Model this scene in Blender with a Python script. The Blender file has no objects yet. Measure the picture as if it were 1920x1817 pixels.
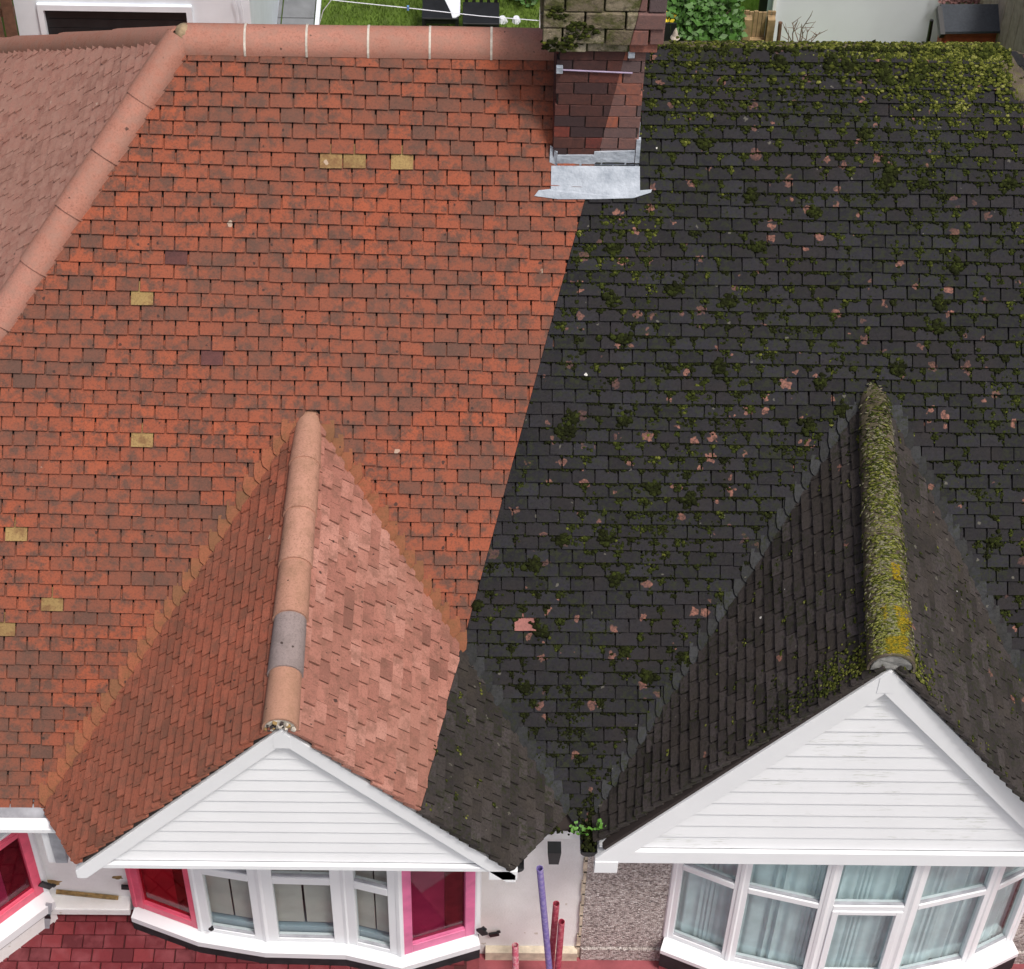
import bpy, math, random
import numpy as np
from mathutils import Vector, Matrix

random.seed(7)
RNG = np.random.default_rng(11)
SC = bpy.context.scene
COL = SC.collection
V3 = Vector
R = math.radians

# ------------------------------------------------------------------ camera
W, H = 1920.0, 1817.0
CAM = V3((-.7524, -8.5844, 14.1154))
PITCH, ROLL, YAW, FPX = .872, .03, .0232, 4195.3
FW = V3((math.sin(YAW)*math.cos(PITCH), math.cos(YAW)*math.cos(PITCH), -math.sin(PITCH)))
RT = V3((math.cos(YAW), -math.sin(YAW), 0))
UP = RT.cross(FW)
camd = bpy.data.cameras.new('camera')
cam = bpy.data.objects.new('camera', camd)
COL.objects.link(cam)
r2 = RT*math.cos(ROLL) + UP*math.sin(ROLL)
u2 = UP*math.cos(ROLL) - RT*math.sin(ROLL)
cam.matrix_world = Matrix(((r2.x, u2.x, -FW.x, CAM.x), (r2.y, u2.y, -FW.y, CAM.y), (r2.z, u2.z, -FW.z, CAM.z), (0, 0, 0, 1)))
camd.sensor_fit = 'HORIZONTAL'
camd.sensor_width = 36
camd.lens = 36*FPX/W
camd.clip_end = 400
camd.clip_start = .1
SC.camera = cam

# ------------------------------------------------------------------ light: bright overcast day
SUN_EL, SUN_AZ = R(64), R(36)            # azimuth measured from -y (towards camera) to +x (right)
sdir = V3((math.sin(SUN_AZ)*math.cos(SUN_EL), -math.cos(SUN_AZ)*math.cos(SUN_EL), math.sin(SUN_EL)))
world = bpy.data.worlds.new('World')
SC.world = world
world.use_nodes = True
wn = world.node_tree
sky = wn.nodes.new('ShaderNodeTexSky')
sky.sky_type = 'NISHITA'
sky.sun_disc = False
sky.sun_elevation = SUN_EL
sky.sun_rotation = math.atan2(sdir.x, sdir.y)
sky.air_density = .55
sky.dust_density = 6.0
sky.ozone_density = .6
bg = wn.nodes['Background']
bg.inputs[1].default_value = .085
wn.links.new(sky.outputs[0], bg.inputs[0])
sl = bpy.data.lights.new('sun', 'SUN')
sl.energy = 1.5
sl.angle = R(10)
sl.color = (1, .965, .92)
so = bpy.data.objects.new('sun', sl)
COL.objects.link(so)
so.rotation_euler = sdir.to_track_quat('Z', 'Y').to_euler()
SC.view_settings.view_transform = 'Standard'
SC.view_settings.look = 'None'
SC.view_settings.exposure = 0.72
SC.view_settings.gamma = 1
SC.view_settings.use_curve_mapping = False

# ------------------------------------------------------------------ pixel -> point on a plane of the place
def ray(px, py):
    X, Y = px-W/2, py-H/2
    x = X*math.cos(ROLL)+Y*math.sin(ROLL)
    y = -X*math.sin(ROLL)+Y*math.cos(ROLL)
    return FW + RT*(x/FPX) - UP*(y/FPX)
def onplane(px, py, n, p0):
    v = ray(px, py)
    t = (V3(p0)-CAM).dot(V3(n))/v.dot(V3(n))
    return CAM+v*t
def atY(px, py, y): return onplane(px, py, (0, 1, 0), (0, y, 0))
def atZ(px, py, z): return onplane(px, py, (0, 0, 1), (0, 0, z))

# ------------------------------------------------------------------ object helpers
class MB:
    def __init__(s): s.v = []; s.f = []; s.m = []
    def add(s, vs, fs, m=0):
        b = len(s.v)
        s.v += [tuple(p) for p in vs]
        s.f += [tuple(i+b for i in f) for f in fs]
        s.m += [m]*len(fs)
        return s
    def box(s, c, sx, sy, sz, ux=V3((1, 0, 0)), uy=V3((0, 1, 0)), uz=V3((0, 0, 1)), m=0):
        c = V3(c)
        vs = [c+ux*(a*sx/2)+uy*(b*sy/2)+uz*(d*sz/2) for a in (-1, 1) for b in (-1, 1) for d in (-1, 1)]
        return s.add(vs, [(0, 1, 3, 2), (4, 6, 7, 5), (0, 4, 5, 1), (2, 3, 7, 6), (0, 2, 6, 4), (1, 5, 7, 3)], m)
    def bb(s, x0, x1, y0, y1, z0, z1, m=0):
        return s.box(((x0+x1)/2, (y0+y1)/2, (z0+z1)/2), x1-x0, y1-y0, z1-z0, m=m)
    def bar(s, a, b, w, t, up=V3((0, 0, 1)), m=0):
        a, b = V3(a), V3(b); d = (b-a); L = d.length; d = d/L
        sd = d.cross(up).normalized(); u = sd.cross(d)
        return s.box((a+b)/2, L, w, t, d, sd, u, m)
    def prism(s, pts, off, m=0):
        n = len(pts); off = V3(off)
        vs = [V3(p) for p in pts]+[V3(p)+off for p in pts]
        fs = [tuple(range(n-1, -1, -1)), tuple(range(n, 2*n))]+[(i, (i+1) % n, n+(i+1) % n, n+i) for i in range(n)]
        return s.add(vs, fs, m)
    def loft(s, bot, top, m=0):
        n = len(bot)
        fs = [tuple(range(n-1, -1, -1)), tuple(range(n, 2*n))]+[(i, (i+1) % n, n+(i+1) % n, n+i) for i in range(n)]
        return s.add(list(bot)+list(top), fs, m)
    def tube(s, pts, r, n=8, m=0, cap=True, r1=None):
        pts = [V3(p) for p in pts]; rings = []; k = len(pts)
        for i, p in enumerate(pts):
            d = (pts[min(i+1, k-1)]-pts[max(i-1, 0)]).normalized()
            a = d.orthogonal().normalized(); b = d.cross(a)
            rr = r if r1 is None else r+(r1-r)*i/max(1, k-1)
            rings.append([p+a*(rr*math.cos(2*math.pi*j/n))+b*(rr*math.sin(2*math.pi*j/n)) for j in range(n)])
        vs = [q for rg in rings for q in rg]
        fs = [(i*n+j, i*n+(j+1) % n, (i+1)*n+(j+1) % n, (i+1)*n+j) for i in range(k-1) for j in range(n)]
        if cap: fs += [tuple(range(n-1, -1, -1)), tuple((k-1)*n+j for j in range(n))]
        return s.add(vs, fs, m)
    def mesh(s, name, mats, smooth=False):
        me = bpy.data.meshes.new(name)
        me.from_pydata(s.v, [], s.f)
        for mm in (mats if isinstance(mats, (list, tuple)) else [mats]): me.materials.append(mm)
        if len(me.materials) > 1: me.polygons.foreach_set('material_index', s.m)
        if smooth: me.polygons.foreach_set('use_smooth', [True]*len(s.f))
        me.update()
        if smooth: me.set_sharp_from_angle(angle=R(50))
        return me
    def build(s, name, mats, parent=None, smooth=False, bevel=0):
        o = bpy.data.objects.new(name, s.mesh(name, mats, smooth))
        COL.objects.link(o)
        if bevel:
            b = o.modifiers.new('bevel', 'BEVEL'); b.width = bevel; b.segments = 2; b.limit_method = 'ANGLE'
        if parent: setp(o, parent)
        return o
def setp(o, parent):
    o.parent = parent
    if parent.type == 'EMPTY':
        o.matrix_parent_inverse = Matrix.Translation(-V3(parent.location))
def tag(o, label=None, cat=None, group=None, kind=None):
    if label: o['label'] = label
    if cat: o['category'] = cat
    if group: o['group'] = group
    if kind: o['kind'] = kind
    return o
def empty(name, loc, label, cat, group=None):
    o = bpy.data.objects.new(name, None)
    COL.objects.link(o); o.location = loc; o.empty_display_size = .2
    return tag(o, label, cat, group)

# ------------------------------------------------------------------ materials
class NT:
    def __init__(s, name):
        s.m = bpy.data.materials.new(name); s.m.use_nodes = True
        s.t = s.m.node_tree; s.b = s.t.nodes['Principled BSDF']; s.pos = None
    def n(s, typ, **kw):
        nd = s.t.nodes.new('ShaderNode'+typ)
        for k, v in kw.items():
            if k.startswith('i_'): s.set(nd.inputs[k[2:].replace('_', ' ')], v)
            else: setattr(nd, k, v)
        return nd
    def set(s, sock, v):
        if isinstance(v, bpy.types.NodeSocket): s.t.links.new(v, sock)
        elif isinstance(v, (tuple, list)) and len(v) == 3 and sock.type == 'RGBA': sock.default_value = (*v, 1)
        else: sock.default_value = v
    def P(s):
        if not s.pos: s.pos = s.n('NewGeometry')
        return s.pos.outputs['Position']
    def map(s, scale):
        mp = s.n('Mapping'); s.set(mp.inputs['Vector'], s.P()); mp.inputs['Scale'].default_value = scale
        return mp.outputs[0]
    def noise(s, scale, detail=4, rough=.55, vec=None, dist=0):
        nd = s.n('TexNoise'); nd.inputs['Scale'].default_value = scale; nd.inputs['Detail'].default_value = detail
        nd.inputs['Roughness'].default_value = rough; nd.inputs['Distortion'].default_value = dist
        s.set(nd.inputs['Vector'], vec if vec else s.P())
        return nd.outputs[0]
    def ramp(s, fac, stops):
        nd = s.n('ValToRGB'); s.set(nd.inputs[0], fac); e = nd.color_ramp.elements
        while len(e) < len(stops): e.new(.5)
        for q, (p, c) in zip(e, stops):
            q.position = p; q.color = (*c, 1) if isinstance(c, (tuple, list)) else (c, c, c, 1)
        return nd.outputs[0]
    def mix(s, fac, a, b, mode='MIX'):
        nd = s.n('Mix'); nd.data_type = 'RGBA'; nd.blend_type = mode
        s.set(nd.inputs[0], fac); s.set(nd.inputs[6], a); s.set(nd.inputs[7], b)
        return nd.outputs[2]
    def math(s, op, a, b=0.0, c=0.0):
        nd = s.n('Math'); nd.operation = op
        s.set(nd.inputs[0], a); s.set(nd.inputs[1], b); s.set(nd.inputs[2], c)
        return nd.outputs[0]
    def rnd(s):
        oi = s.n('ObjectInfo'); s.P()
        a = s.math('MULTIPLY', oi.outputs['Random'], 7.31)
        return s.math('FRACT', s.math('ADD', a, s.pos.outputs['Random Per Island']))
    def voro(s, scale, vec=None, feature='F1'):
        nd = s.n('TexVoronoi'); nd.inputs['Scale'].default_value = scale; nd.feature = feature
        s.set(nd.inputs['Vector'], vec if vec else s.P())
        return nd
    def warp(s, scale, amt):
        nd = s.n('TexNoise'); nd.inputs['Scale'].default_value = scale; nd.inputs['Detail'].default_value = 1
        s.set(nd.inputs['Vector'], s.P())
        sub = s.n('VectorMath'); sub.operation = 'SUBTRACT'; s.t.links.new(nd.outputs['Color'], sub.inputs[0]); sub.inputs[1].default_value = (.5, .5, .5)
        sc = s.n('VectorMath'); sc.operation = 'SCALE'; s.t.links.new(sub.outputs[0], sc.inputs[0]); sc.inputs['Scale'].default_value = amt
        ad = s.n('VectorMath'); ad.operation = 'ADD'; s.set(ad.inputs[0], s.P()); s.t.links.new(sc.outputs[0], ad.inputs[1])
        return ad.outputs[0]
    def spots(s, scale, keep, radius, wscale=20, wamt=.03):
        v = s.voro(scale, s.warp(wscale, wamt))
        sep = s.n('SeparateColor'); s.t.links.new(v.outputs['Color'], sep.inputs[0])
        k = s.math('GREATER_THAN', sep.outputs[0], 1-keep)
        rr = s.math('MULTIPLY', sep.outputs[1], radius*scale)
        d = s.math('SUBTRACT', s.math('ADD', rr, radius*scale*.35), v.outputs['Distance'])
        d = s.math('MULTIPLY', d, 9.0/(radius*scale)); 
        nd = s.n('Clamp'); s.set(nd.inputs[0], d)
        return s.math('MULTIPLY', nd.outputs[0], k)
    def bump(s, h, strength=.3, dist=.01):
        nd = s.n('Bump'); nd.inputs['Strength'].default_value = strength; nd.inputs['Distance'].default_value = dist
        s.set(nd.inputs['Height'], h); s.t.links.new(nd.outputs[0], s.b.inputs['Normal'])
    def out(s, col, rough=.7, spec=.4):
        s.set(s.b.inputs['Base Color'], col); s.set(s.b.inputs['Roughness'], rough); s.b.inputs['Specular IOR Level'].default_value = spec
        return s.m
def basic(name, col, rough=.6, var=.15, scale=8, bump=0, spec=.4, fine=0):
    t = NT(name); c = V3(col)
    f = t.noise(scale, 5)
    col2 = t.ramp(f, [(.3, tuple(c*(1-var))), (.7, tuple(c*(1+var)))])
    if fine: col2 = t.mix(t.math('MULTIPLY', t.noise(scale*9, 3), fine), col2, tuple(c*.45))
    if bump: t.bump(t.noise(scale*8, 5), bump, .006)
    return t.out(col2, rough, spec)

def red_tile(name, stops, blot, blotamt=.55, rough=.78, dust=0.0):
    t = NT(name); r = t.rnd()
    drift = t.math('MULTIPLY_ADD', t.noise(1.6, 3, .6), 1.1, -.42)
    c = t.ramp(t.math('ADD', t.math('MULTIPLY', r, .8), drift), stops)
    n1 = t.noise(10, 4, .72)
    c = t.mix(t.math('MULTIPLY', t.ramp(n1, [(.46, 0.0), (.62, 1.0)]), min(1, blotamt*1.35)), c, blot)
    n2 = t.noise(75, 3, .75)
    c = t.mix(t.ramp(n2, [(.50, 0.0), (.70, .6)]), c, tuple(V3(blot)*.62))
    c = t.mix(t.ramp(n2, [(.22, .35), (.42, 0.0)]), c, tuple(V3(stops[-1][1])*1.3))
    c = t.mix(t.math('MULTIPLY', t.ramp(t.noise(.9, 3), [(.4, 0.0), (.7, 1.0)]), .5), c, tuple(V3(blot)*1.25))
    sp = t.spots(15, .2, .010, 40, .02)
    c = t.mix(t.math('MULTIPLY', sp, .85), c, (.04, .027, .024))
    wsp = t.spots(6, .06, .018, 40, .03)
    c = t.mix(t.math('MULTIPLY', wsp, .7), c, (.46, .36, .28))
    if dust: c = t.mix(t.math('MULTIPLY', t.ramp(n1, [(.4, 0.0), (.65, 1.0)]), dust), c, (.58, .33, .26))
    t.bump(n2, .35, .005)
    return t.out(c, rough, .16)
RED = [(0, (.11, .057, .043)), (.14, (.16, .064, .043)), (.34, (.22, .07, .041)), (.65, (.268, .074, .039)), (1, (.305, .082, .041))]
REDG = [(0, (.18, .07, .046)), (.15, (.27, .09, .055)), (.5, (.33, .1, .06)), (1, (.38, .125, .077))]
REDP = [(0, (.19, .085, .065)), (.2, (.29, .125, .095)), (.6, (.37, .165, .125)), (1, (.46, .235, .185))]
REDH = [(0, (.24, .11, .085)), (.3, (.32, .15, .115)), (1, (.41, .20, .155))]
M_red = red_tile('red_clay_tile', RED, (.095, .054, .041), .66)
M_redg = red_tile('red_clay_tile_gable', REDG, (.15, .075, .052), .45)
M_redp = red_tile('light_paled_clay_tile', REDP, (.18, .09, .065), .45)  # gable's right slope: light from the right put into a paler colour
M_redh = red_tile('sheen_paled_clay_tile_hip', REDH, (.2, .11, .085), .6, dust=.45)  # hip slope: glancing sky reflection painted in as a paler clay colour
M_valley = red_tile('ochre_valley_tile', [(0, (.17, .08, .043)), (.5, (.25, .09, .048)), (1, (.3, .09, .05))], (.14, .075, .036), .4)
M_yellow = red_tile('yellow_lichen_tile', [(0, (.23, .16, .065)), (1, (.32, .22, .09))], (.16, .085, .04), .6)
M_maroon = red_tile('dark_maroon_tile', [(0, (.10, .04, .035)), (1, (.13, .05, .045))], (.06, .03, .03), .4)
M_ridge = red_tile('pink_ridge_tile', [(0, (.33, .145, .105)), (.5, (.36, .165, .12)), (1, (.39, .18, .135))], (.2, .105, .078), .6, dust=.3)
M_gridge = red_tile('peach_ridge_tile', [(0, (.39, .205, .145)), (.5, (.42, .225, .16)), (1, (.45, .245, .18))], (.27, .155, .1), .4)
M_greyridge = red_tile('grey_ridge_tile', [(0, (.25, .205, .195)), (1, (.28, .23, .22))], (.19, .155, .145), .4)
def dark_tile(name, base, brown, pink=.16, rough=.72):
    t = NT(name); r = t.rnd(); b = V3(base)
    c = t.ramp(r, [(0, tuple(b*.6)), (.5, tuple(b)), (1, tuple(b*1.5))])
    n1 = t.noise(2.7, 4, .6); n2 = t.noise(52, 4, .75)
    c = t.mix(t.ramp(n1, [(.45, 0.0), (.7, .85)]), c, brown)
    c = t.mix(t.ramp(n2, [(.48, 0.0), (.7, .7)]), c, tuple(b*.3))
    c = t.mix(t.ramp(n2, [(.25, .45), (.42, 0.0)]), c, tuple(b*2.1))
    alg = t.math('MULTIPLY', t.ramp(n1, [(.42, 1.0), (.56, .15)]), t.ramp(t.noise(30, 3, .75), [(.47, 0.0), (.6, 1.0)]))
    c = t.mix(t.math('MULTIPLY', alg, .7), c, (.02, .025, .007))
    grp = t.ramp(t.noise(1.3, 2), [(.38, .3), (.56, 1.0)])
    ps = t.math('MULTIPLY', t.spots(8.5, pink, .030, 26, .07), grp)
    ps = t.math('MULTIPLY', ps, t.ramp(n2, [(.3, 1.0), (.62, .15)]))
    c = t.mix(ps, c, (.30, .135, .098))
    ls = t.spots(12, .2, .011, 60, .03)
    c = t.mix(t.math('MULTIPLY', ls, .6), c, (.14, .135, .11))
    ws = t.spots(6.5, .06, .009, 60, .01)
    c = t.mix(ws, c, (.5, .5, .47))
    t.bump(n2, .5, .005)
    return t.out(c, rough, .17)
M_dark = dark_tile('dark_coated_tile', (.0135, .0135, .0178), (.02, .0165, .017), .5)
M_darkg = dark_tile('dark_gable_tile', (.042, .036, .036), (.047, .04, .033), .03)
M_darkv = dark_tile('dark_valley_tile', (.028, .03, .034), (.03, .03, .028), .05)
M_pinktile = red_tile('bare_pink_tile', [(0, (.29, .125, .11)), (1, (.31, .135, .115))], (.2, .09, .08), .5)
def mossy_ridge():
    t = NT('mossy_ridge_tile')
    c = t.ramp(t.noise(7, 5, .7), [(.3, (.05, .038, .034)), (.5, (.10, .078, .064)), (.62, (.14, .12, .09)), (.75, (.22, .21, .16))])
    g = t.ramp(t.noise(11, 5, .75, t.map((1, 3.2, 1))), [(.42, 0.0), (.58, 1.0)])
    c = t.mix(t.math('MULTIPLY', g, .55), c, (.085, .085, .025))
    t.bump(t.noise(80, 5), .7, .01)
    return t.out(c, .9, .2)
M_mridge = mossy_ridge()
def moss_mat():
    t = NT('moss'); at = t.n('Attribute'); at.attribute_name = 'col'
    c = t.mix(t.ramp(t.noise(150, 3), [(.35, 0.0), (.65, .6)]), at.outputs['Color'], (.012, .014, .004))
    t.bump(t.noise(300, 3), .8, .006)
    return t.out(c, .95, .1)
M_moss = moss_mat()
M_deck = basic('roof_underlay', (.03, .022, .02), .9)
def white_board(name, dirt=0.0, base=(.80, .82, .84)):
    t = NT(name); c = t.ramp(t.noise(2.5, 4), [(.3, tuple(V3(base)*.95)), (.7, base)])
    if dirt:
        k = t.math('MULTIPLY', t.ramp(t.noise(3, 3, .6, t.map((1.0, 1, 1.2))), [(.5, 0.0), (.66, 1.0)]), t.ramp(t.noise(26, 4, .7, t.map((.22, 1, 2.2))), [(.55, 0.0), (.68, 1.0)]))
        c = t.mix(t.math('MULTIPLY', k, dirt), c, (.40, .42, .36))
    return t.out(c, .38, .5)
M_white = white_board('white_upvc')
M_clad = white_board('white_cladding', .12)
M_cladd = white_board('stained_white_cladding', .8)
def wall_white():
    t = NT('white_painted_render')
    c = t.ramp(t.noise(3, 5, .65), [(.3, (.74, .74, .72)), (.55, (.81, .81, .8)), (1, (.84, .85, .85))])
    c = t.mix(t.math('MULTIPLY', t.spots(9, .16, .02, 30, .06), .5), c, (.42, .36, .25))
    c = t.mix(t.math('MULTIPLY', t.ramp(t.noise(45, 4, .7), [(.6, 0.0), (.75, 1.0)]), .25), c, (.5, .47, .4))
    t.bump(t.noise(60, 4), .4, .008)
    return t.out(c, .85, .2)
M_wall = wall_white()
def pebble():
    t = NT('pebbledash')
    v = t.voro(62)
    sep = t.n('SeparateColor'); t.t.links.new(v.outputs['Color'], sep.inputs[0])
    c = t.ramp(sep.outputs[0], [(0, (.12, .10, .10)), (.2, (.26, .22, .21)), (.5, (.42, .37, .35)), (.8, (.53, .48, .46)), (1, (.72, .68, .66))])
    c = t.mix(t.math('MULTIPLY', t.noise(2, 3), .3), c, (.3, .27, .22))
    t.bump(t.math('SUBTRACT', 1.0, v.outputs['Distance']), .9, .012)
    return t.out(c, .85, .25)
M_pebble = pebble()
M_cream = basic('cream_stained_render', (.55, .48, .37), .85, .3, 9, .4)
M_mortarw = basic('pale_mortar', (.50, .46, .40), .9, .3, 20, .5)
M_mortar2 = basic('grey_mortar', (.21, .21, .2), .9, .35, 25, .6)
M_stain = basic('brown_filler', (.27, .18, .07), .9, .5, 22, .6)
M_black = basic('black_plastic', (.012, .013, .015), .45, .3, 10)
M_blackpaint = basic('black_painted_plinth', (.018, .018, .021), .7, .5, 14, .3)
M_pink = basic('pink_film', (.70, .10, .17), .42, .16, 7, .1)
M_pink2 = basic('magenta_pink_film', (.66, .155, .31), .42, .16, 6, .1)
M_grey = basic('grey_zinc', (.33, .34, .37), .5, .25, 9)
def paving():
    t = NT('red_paving'); r = t.rnd()
    c = t.ramp(r, [(0, (.085, .013, .017)), (.4, (.125, .017, .022)), (.8, (.15, .02, .026)), (1, (.2, .03, .034))])
    k = t.ramp(t.noise(5, 5, .65), [(.48, 0.0), (.72, 1.0)])
    c = t.mix(t.math('MULTIPLY', k, .75), c, (.25, .065, .075))
    c = t.mix(t.ramp(t.noise(40, 4), [(.5, 0.0), (.8, .6)]), c, (.09, .014, .016))
    t.bump(t.noise(70, 4), .4, .006)
    return t.out(c, .7, .3)
M_pave = paving()
M_pinkwall = basic('pink_red_render', (.30, .07, .078), .8, .25, 7, .4)
M_pinkground = basic('pink_red_concrete', (.30, .075, .088), .8, .22, 6, .35, fine=.25)
def brickm(name, stops, dirt):
    t = NT(name); r = t.rnd()
    c = t.ramp(r, stops)
    c = t.mix(t.ramp(t.noise(30, 5, .7), [(.42, 0.0), (.75, .7)]), c, dirt)
    t.bump(t.noise(90, 4), .6, .006)
    return t.out(c, .85, .25)
M_brickd = brickm('sooty_red_brick', [(0, (.05, .032, .034)), (.35, (.075, .036, .033)), (.7, (.10, .042, .034)), (.88, (.15, .042, .034)), (1, (.2, .05, .036))], (.038, .026, .026))
M_brickl = brickm('light_red_brick', [(0, (.11, .08, .082)), (.4, (.17, .1, .092)), (.75, (.2, .1, .085)), (1, (.34, .11, .065))], (.1, .075, .075))
def mossstone():
    t = NT('mossy_corbel_brick'); r = t.rnd()
    c = t.ramp(r, [(0, (.16, .13, .09)), (.5, (.28, .24, .17)), (1, (.36, .33, .25))])
    c = t.mix(t.ramp(t.noise(11, 5, .7), [(.42, 0.0), (.62, .9)]), c, (.075, .085, .022))
    c = t.mix(t.ramp(t.noise(17, 5, .75), [(.52, 0.0), (.68, .85)]), c, (.07, .055, .045))
    t.bump(t.noise(45, 5, .7), .9, .02)
    return t.out(c, .92, .15)
M_corbel = mossstone()
M_mortar = basic('sooty_mortar', (.045, .035, .032), .95, .3, 30, .5)
M_mortarm = basic('mossy_mortar', (.05, .055, .02), .95, .4, 18, .6)
def lead():
    t = NT('lead_flashing')
    c = t.ramp(t.noise(5, 5, .65), [(.3, (.24, .28, .33)), (.62, (.43, .48, .54))])
    c = t.mix(t.ramp(t.noise(16, 5, .75), [(.58, 0.0), (.72, .6)]), c, (.22, .25, .29))
    t.bump(t.noise(9, 4), .8, .03)
    return t.out(c, .6, .4)
M_lead = lead()
def glass(name, tint=(.92, .95, .95), gl=.9):
    m = bpy.data.materials.new(name); m.use_nodes = True; t = m.node_tree; t.nodes.clear()
    o = t.nodes.new('ShaderNodeOutputMaterial'); mx = t.nodes.new('ShaderNodeMixShader'); tr = t.nodes.new('ShaderNodeBsdfTransparent')
    g = t.nodes.new('ShaderNodeBsdfGlossy'); g.inputs['Roughness'].default_value = .02
    lw = t.nodes.new('ShaderNodeLayerWeight'); lw.inputs[0].default_value = .5
    pw = t.nodes.new('ShaderNodeMath'); pw.operation = 'POWER'; pw.inputs[1].default_value = 4.0; t.links.new(lw.outputs['Facing'], pw.inputs[0])
    f = t.nodes.new('ShaderNodeMath'); f.operation = 'MULTIPLY_ADD'; f.inputs[1].default_value = .55; f.inputs[2].default_value = .02; t.links.new(pw.outputs[0], f.inputs[0])
    tr.inputs[0].default_value = (*tint, 1)
    t.links.new(f.outputs[0], mx.inputs[0]); t.links.new(tr.outputs[0], mx.inputs[1]); t.links.new(g.outputs[0], mx.inputs[2]); t.links.new(mx.outputs[0], o.inputs[0])
    return m
M_glass = glass('window_glass')
M_pglass = glass('red_film_glass', (.80, .33, .40))
M_mglass = glass('magenta_film_glass', (.74, .42, .56))
M_curtain = basic('grey_blue_curtain', (.56, .68, .70), .9, .12, 5)
M_blind = basic('beige_blind', (.5, .47, .43), .9, .1, 5)
M_blue = basic('blue_grey_sill_board', (.22, .30, .35), .6, .15, 5)
M_dim = basic('dim_room_lining', (.62, .45, .48), .9, .2, 3)
M_brownstrip = basic('brown_curtain_strip', (.22, .085, .06), .9, .3, 12)
def tubemat(name, a, b):
    t = NT(name)
    c = t.mix(t.ramp(t.noise(28, 5, .7), [(.45, 0.0), (.62, 1.0)]), a, b)
    return t.out(c, .5, .45)
M_purple = tubemat('purple_tube', (.17, .13, .40), (.30, .26, .48))
M_redtube = tubemat('red_tube', (.36, .03, .065), (.5, .16, .18))
M_pinktube = tubemat('pink_flaked_tube', (.5, .07, .13), (.62, .42, .42))
M_hole = basic('dark_tube_bore', (.03, .028, .03), .8)
M_leaf = basic('weed_leaf', (.07, .19, .02), .6, .45, 30)
M_lawn = basic('lawn', (.09, .15, .018), .9, .4, 5, .6, fine=.5)
M_lawnb = basic('bright_lawn', (.20, .36, .035), .9, .25, 5, .5, fine=.3)
M_path = basic('grey_slab', (.17, .18, .19), .8, .15, 6, .2)
M_wallbg = basic('pale_rendered_wall', (.66, .70, .76), .85, .04, 2)
M_gar = basic('white_garage_paint', (.70, .76, .82), .7, .06, 3)
M_woodf = basic('brown_fence_wood', (.27, .19, .10), .85, .3, 12, .4)
M_woodd = basic('dark_brown_fence_wood', (.12, .065, .04), .85, .3, 12, .4)
M_woodg = basic('grey_fence_wood', (.3, .25, .2), .85, .25, 12, .4)
M_felt = basic('shed_felt', (.045, .052, .062), .95, .2, 40, .4)
M_shed = basic('red_shed_board', (.34, .08, .04), .8, .25, 10, .3)
M_shedo = basic('orange_shed_board', (.40, .17, .07), .8, .25, 10, .3)
M_twig = basic('bare_twig', (.2, .15, .12), .9, .3, 20)
M_bushl = basic('shrub_leaf', (.045, .12, .018), .55, .55, 9)
M_yflower = basic('yellow_flower', (.75, .58, .03), .6, .15, 20)
M_stone = basic('pale_stone', (.45, .40, .33), .85, .2, 20, .4)
M_bluep = basic('blue_peg', (.12, .26, .55), .5)

# ------------------------------------------------------------------ geometry of the pair of houses
P = .8546                      # pitch of the main slope
TP, SP, CP = math.tan(P), math.sin(P), math.cos(P)
GND, TER = -2.47, -1.80
PARTY = .12
WALLY = .30
RIDGE_Z = 4.2475
MO, MU, MV = V3((0, 0, 0)), V3((1, 0, 0)), V3((0, CP, SP))
MN = MU.cross(MV)              # (0,-SP,CP)
def main_uv(p): p = V3(p); return (p.dot(MU), p.dot(MV))
def atM(px, py): return onplane(px, py, MN, (0, 0, 0))

def clip(poly, a, b, c):       # keep a*u+b*v <= c
    out = []
    for i in range(len(poly)):
        p, q = poly[i], poly[(i+1) % len(poly)]
        dp, dq = a*p[0]+b*p[1]-c, a*q[0]+b*q[1]-c
        if dp <= 0: out.append(p)
        if (dp < 0 < dq) or (dq < 0 < dp):
            t = dp/(dp-dq); out.append((p[0]+(q[0]-p[0])*t, p[1]+(q[1]-p[1])*t))
    return out
def area(poly):
    return abs(sum(poly[i][0]*poly[(i+1) % len(poly)][1]-poly[(i+1) % len(poly)][0]*poly[i][1] for i in range(len(poly))))/2 if len(poly) > 2 else 0
def hp(p, q, side):            # half plane bounded by the line p-q that contains the point side
    a, b = q[1]-p[1], -(q[0]-p[0]); c = a*p[0]+b*p[1]
    return (a, b, c) if a*side[0]+b*side[1] <= c else (-a, -b, -c)
def shift(h, d):               # move the boundary inwards by d
    L = math.hypot(h[0], h[1]); return (h[0], h[1], h[2]-d*L)

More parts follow.
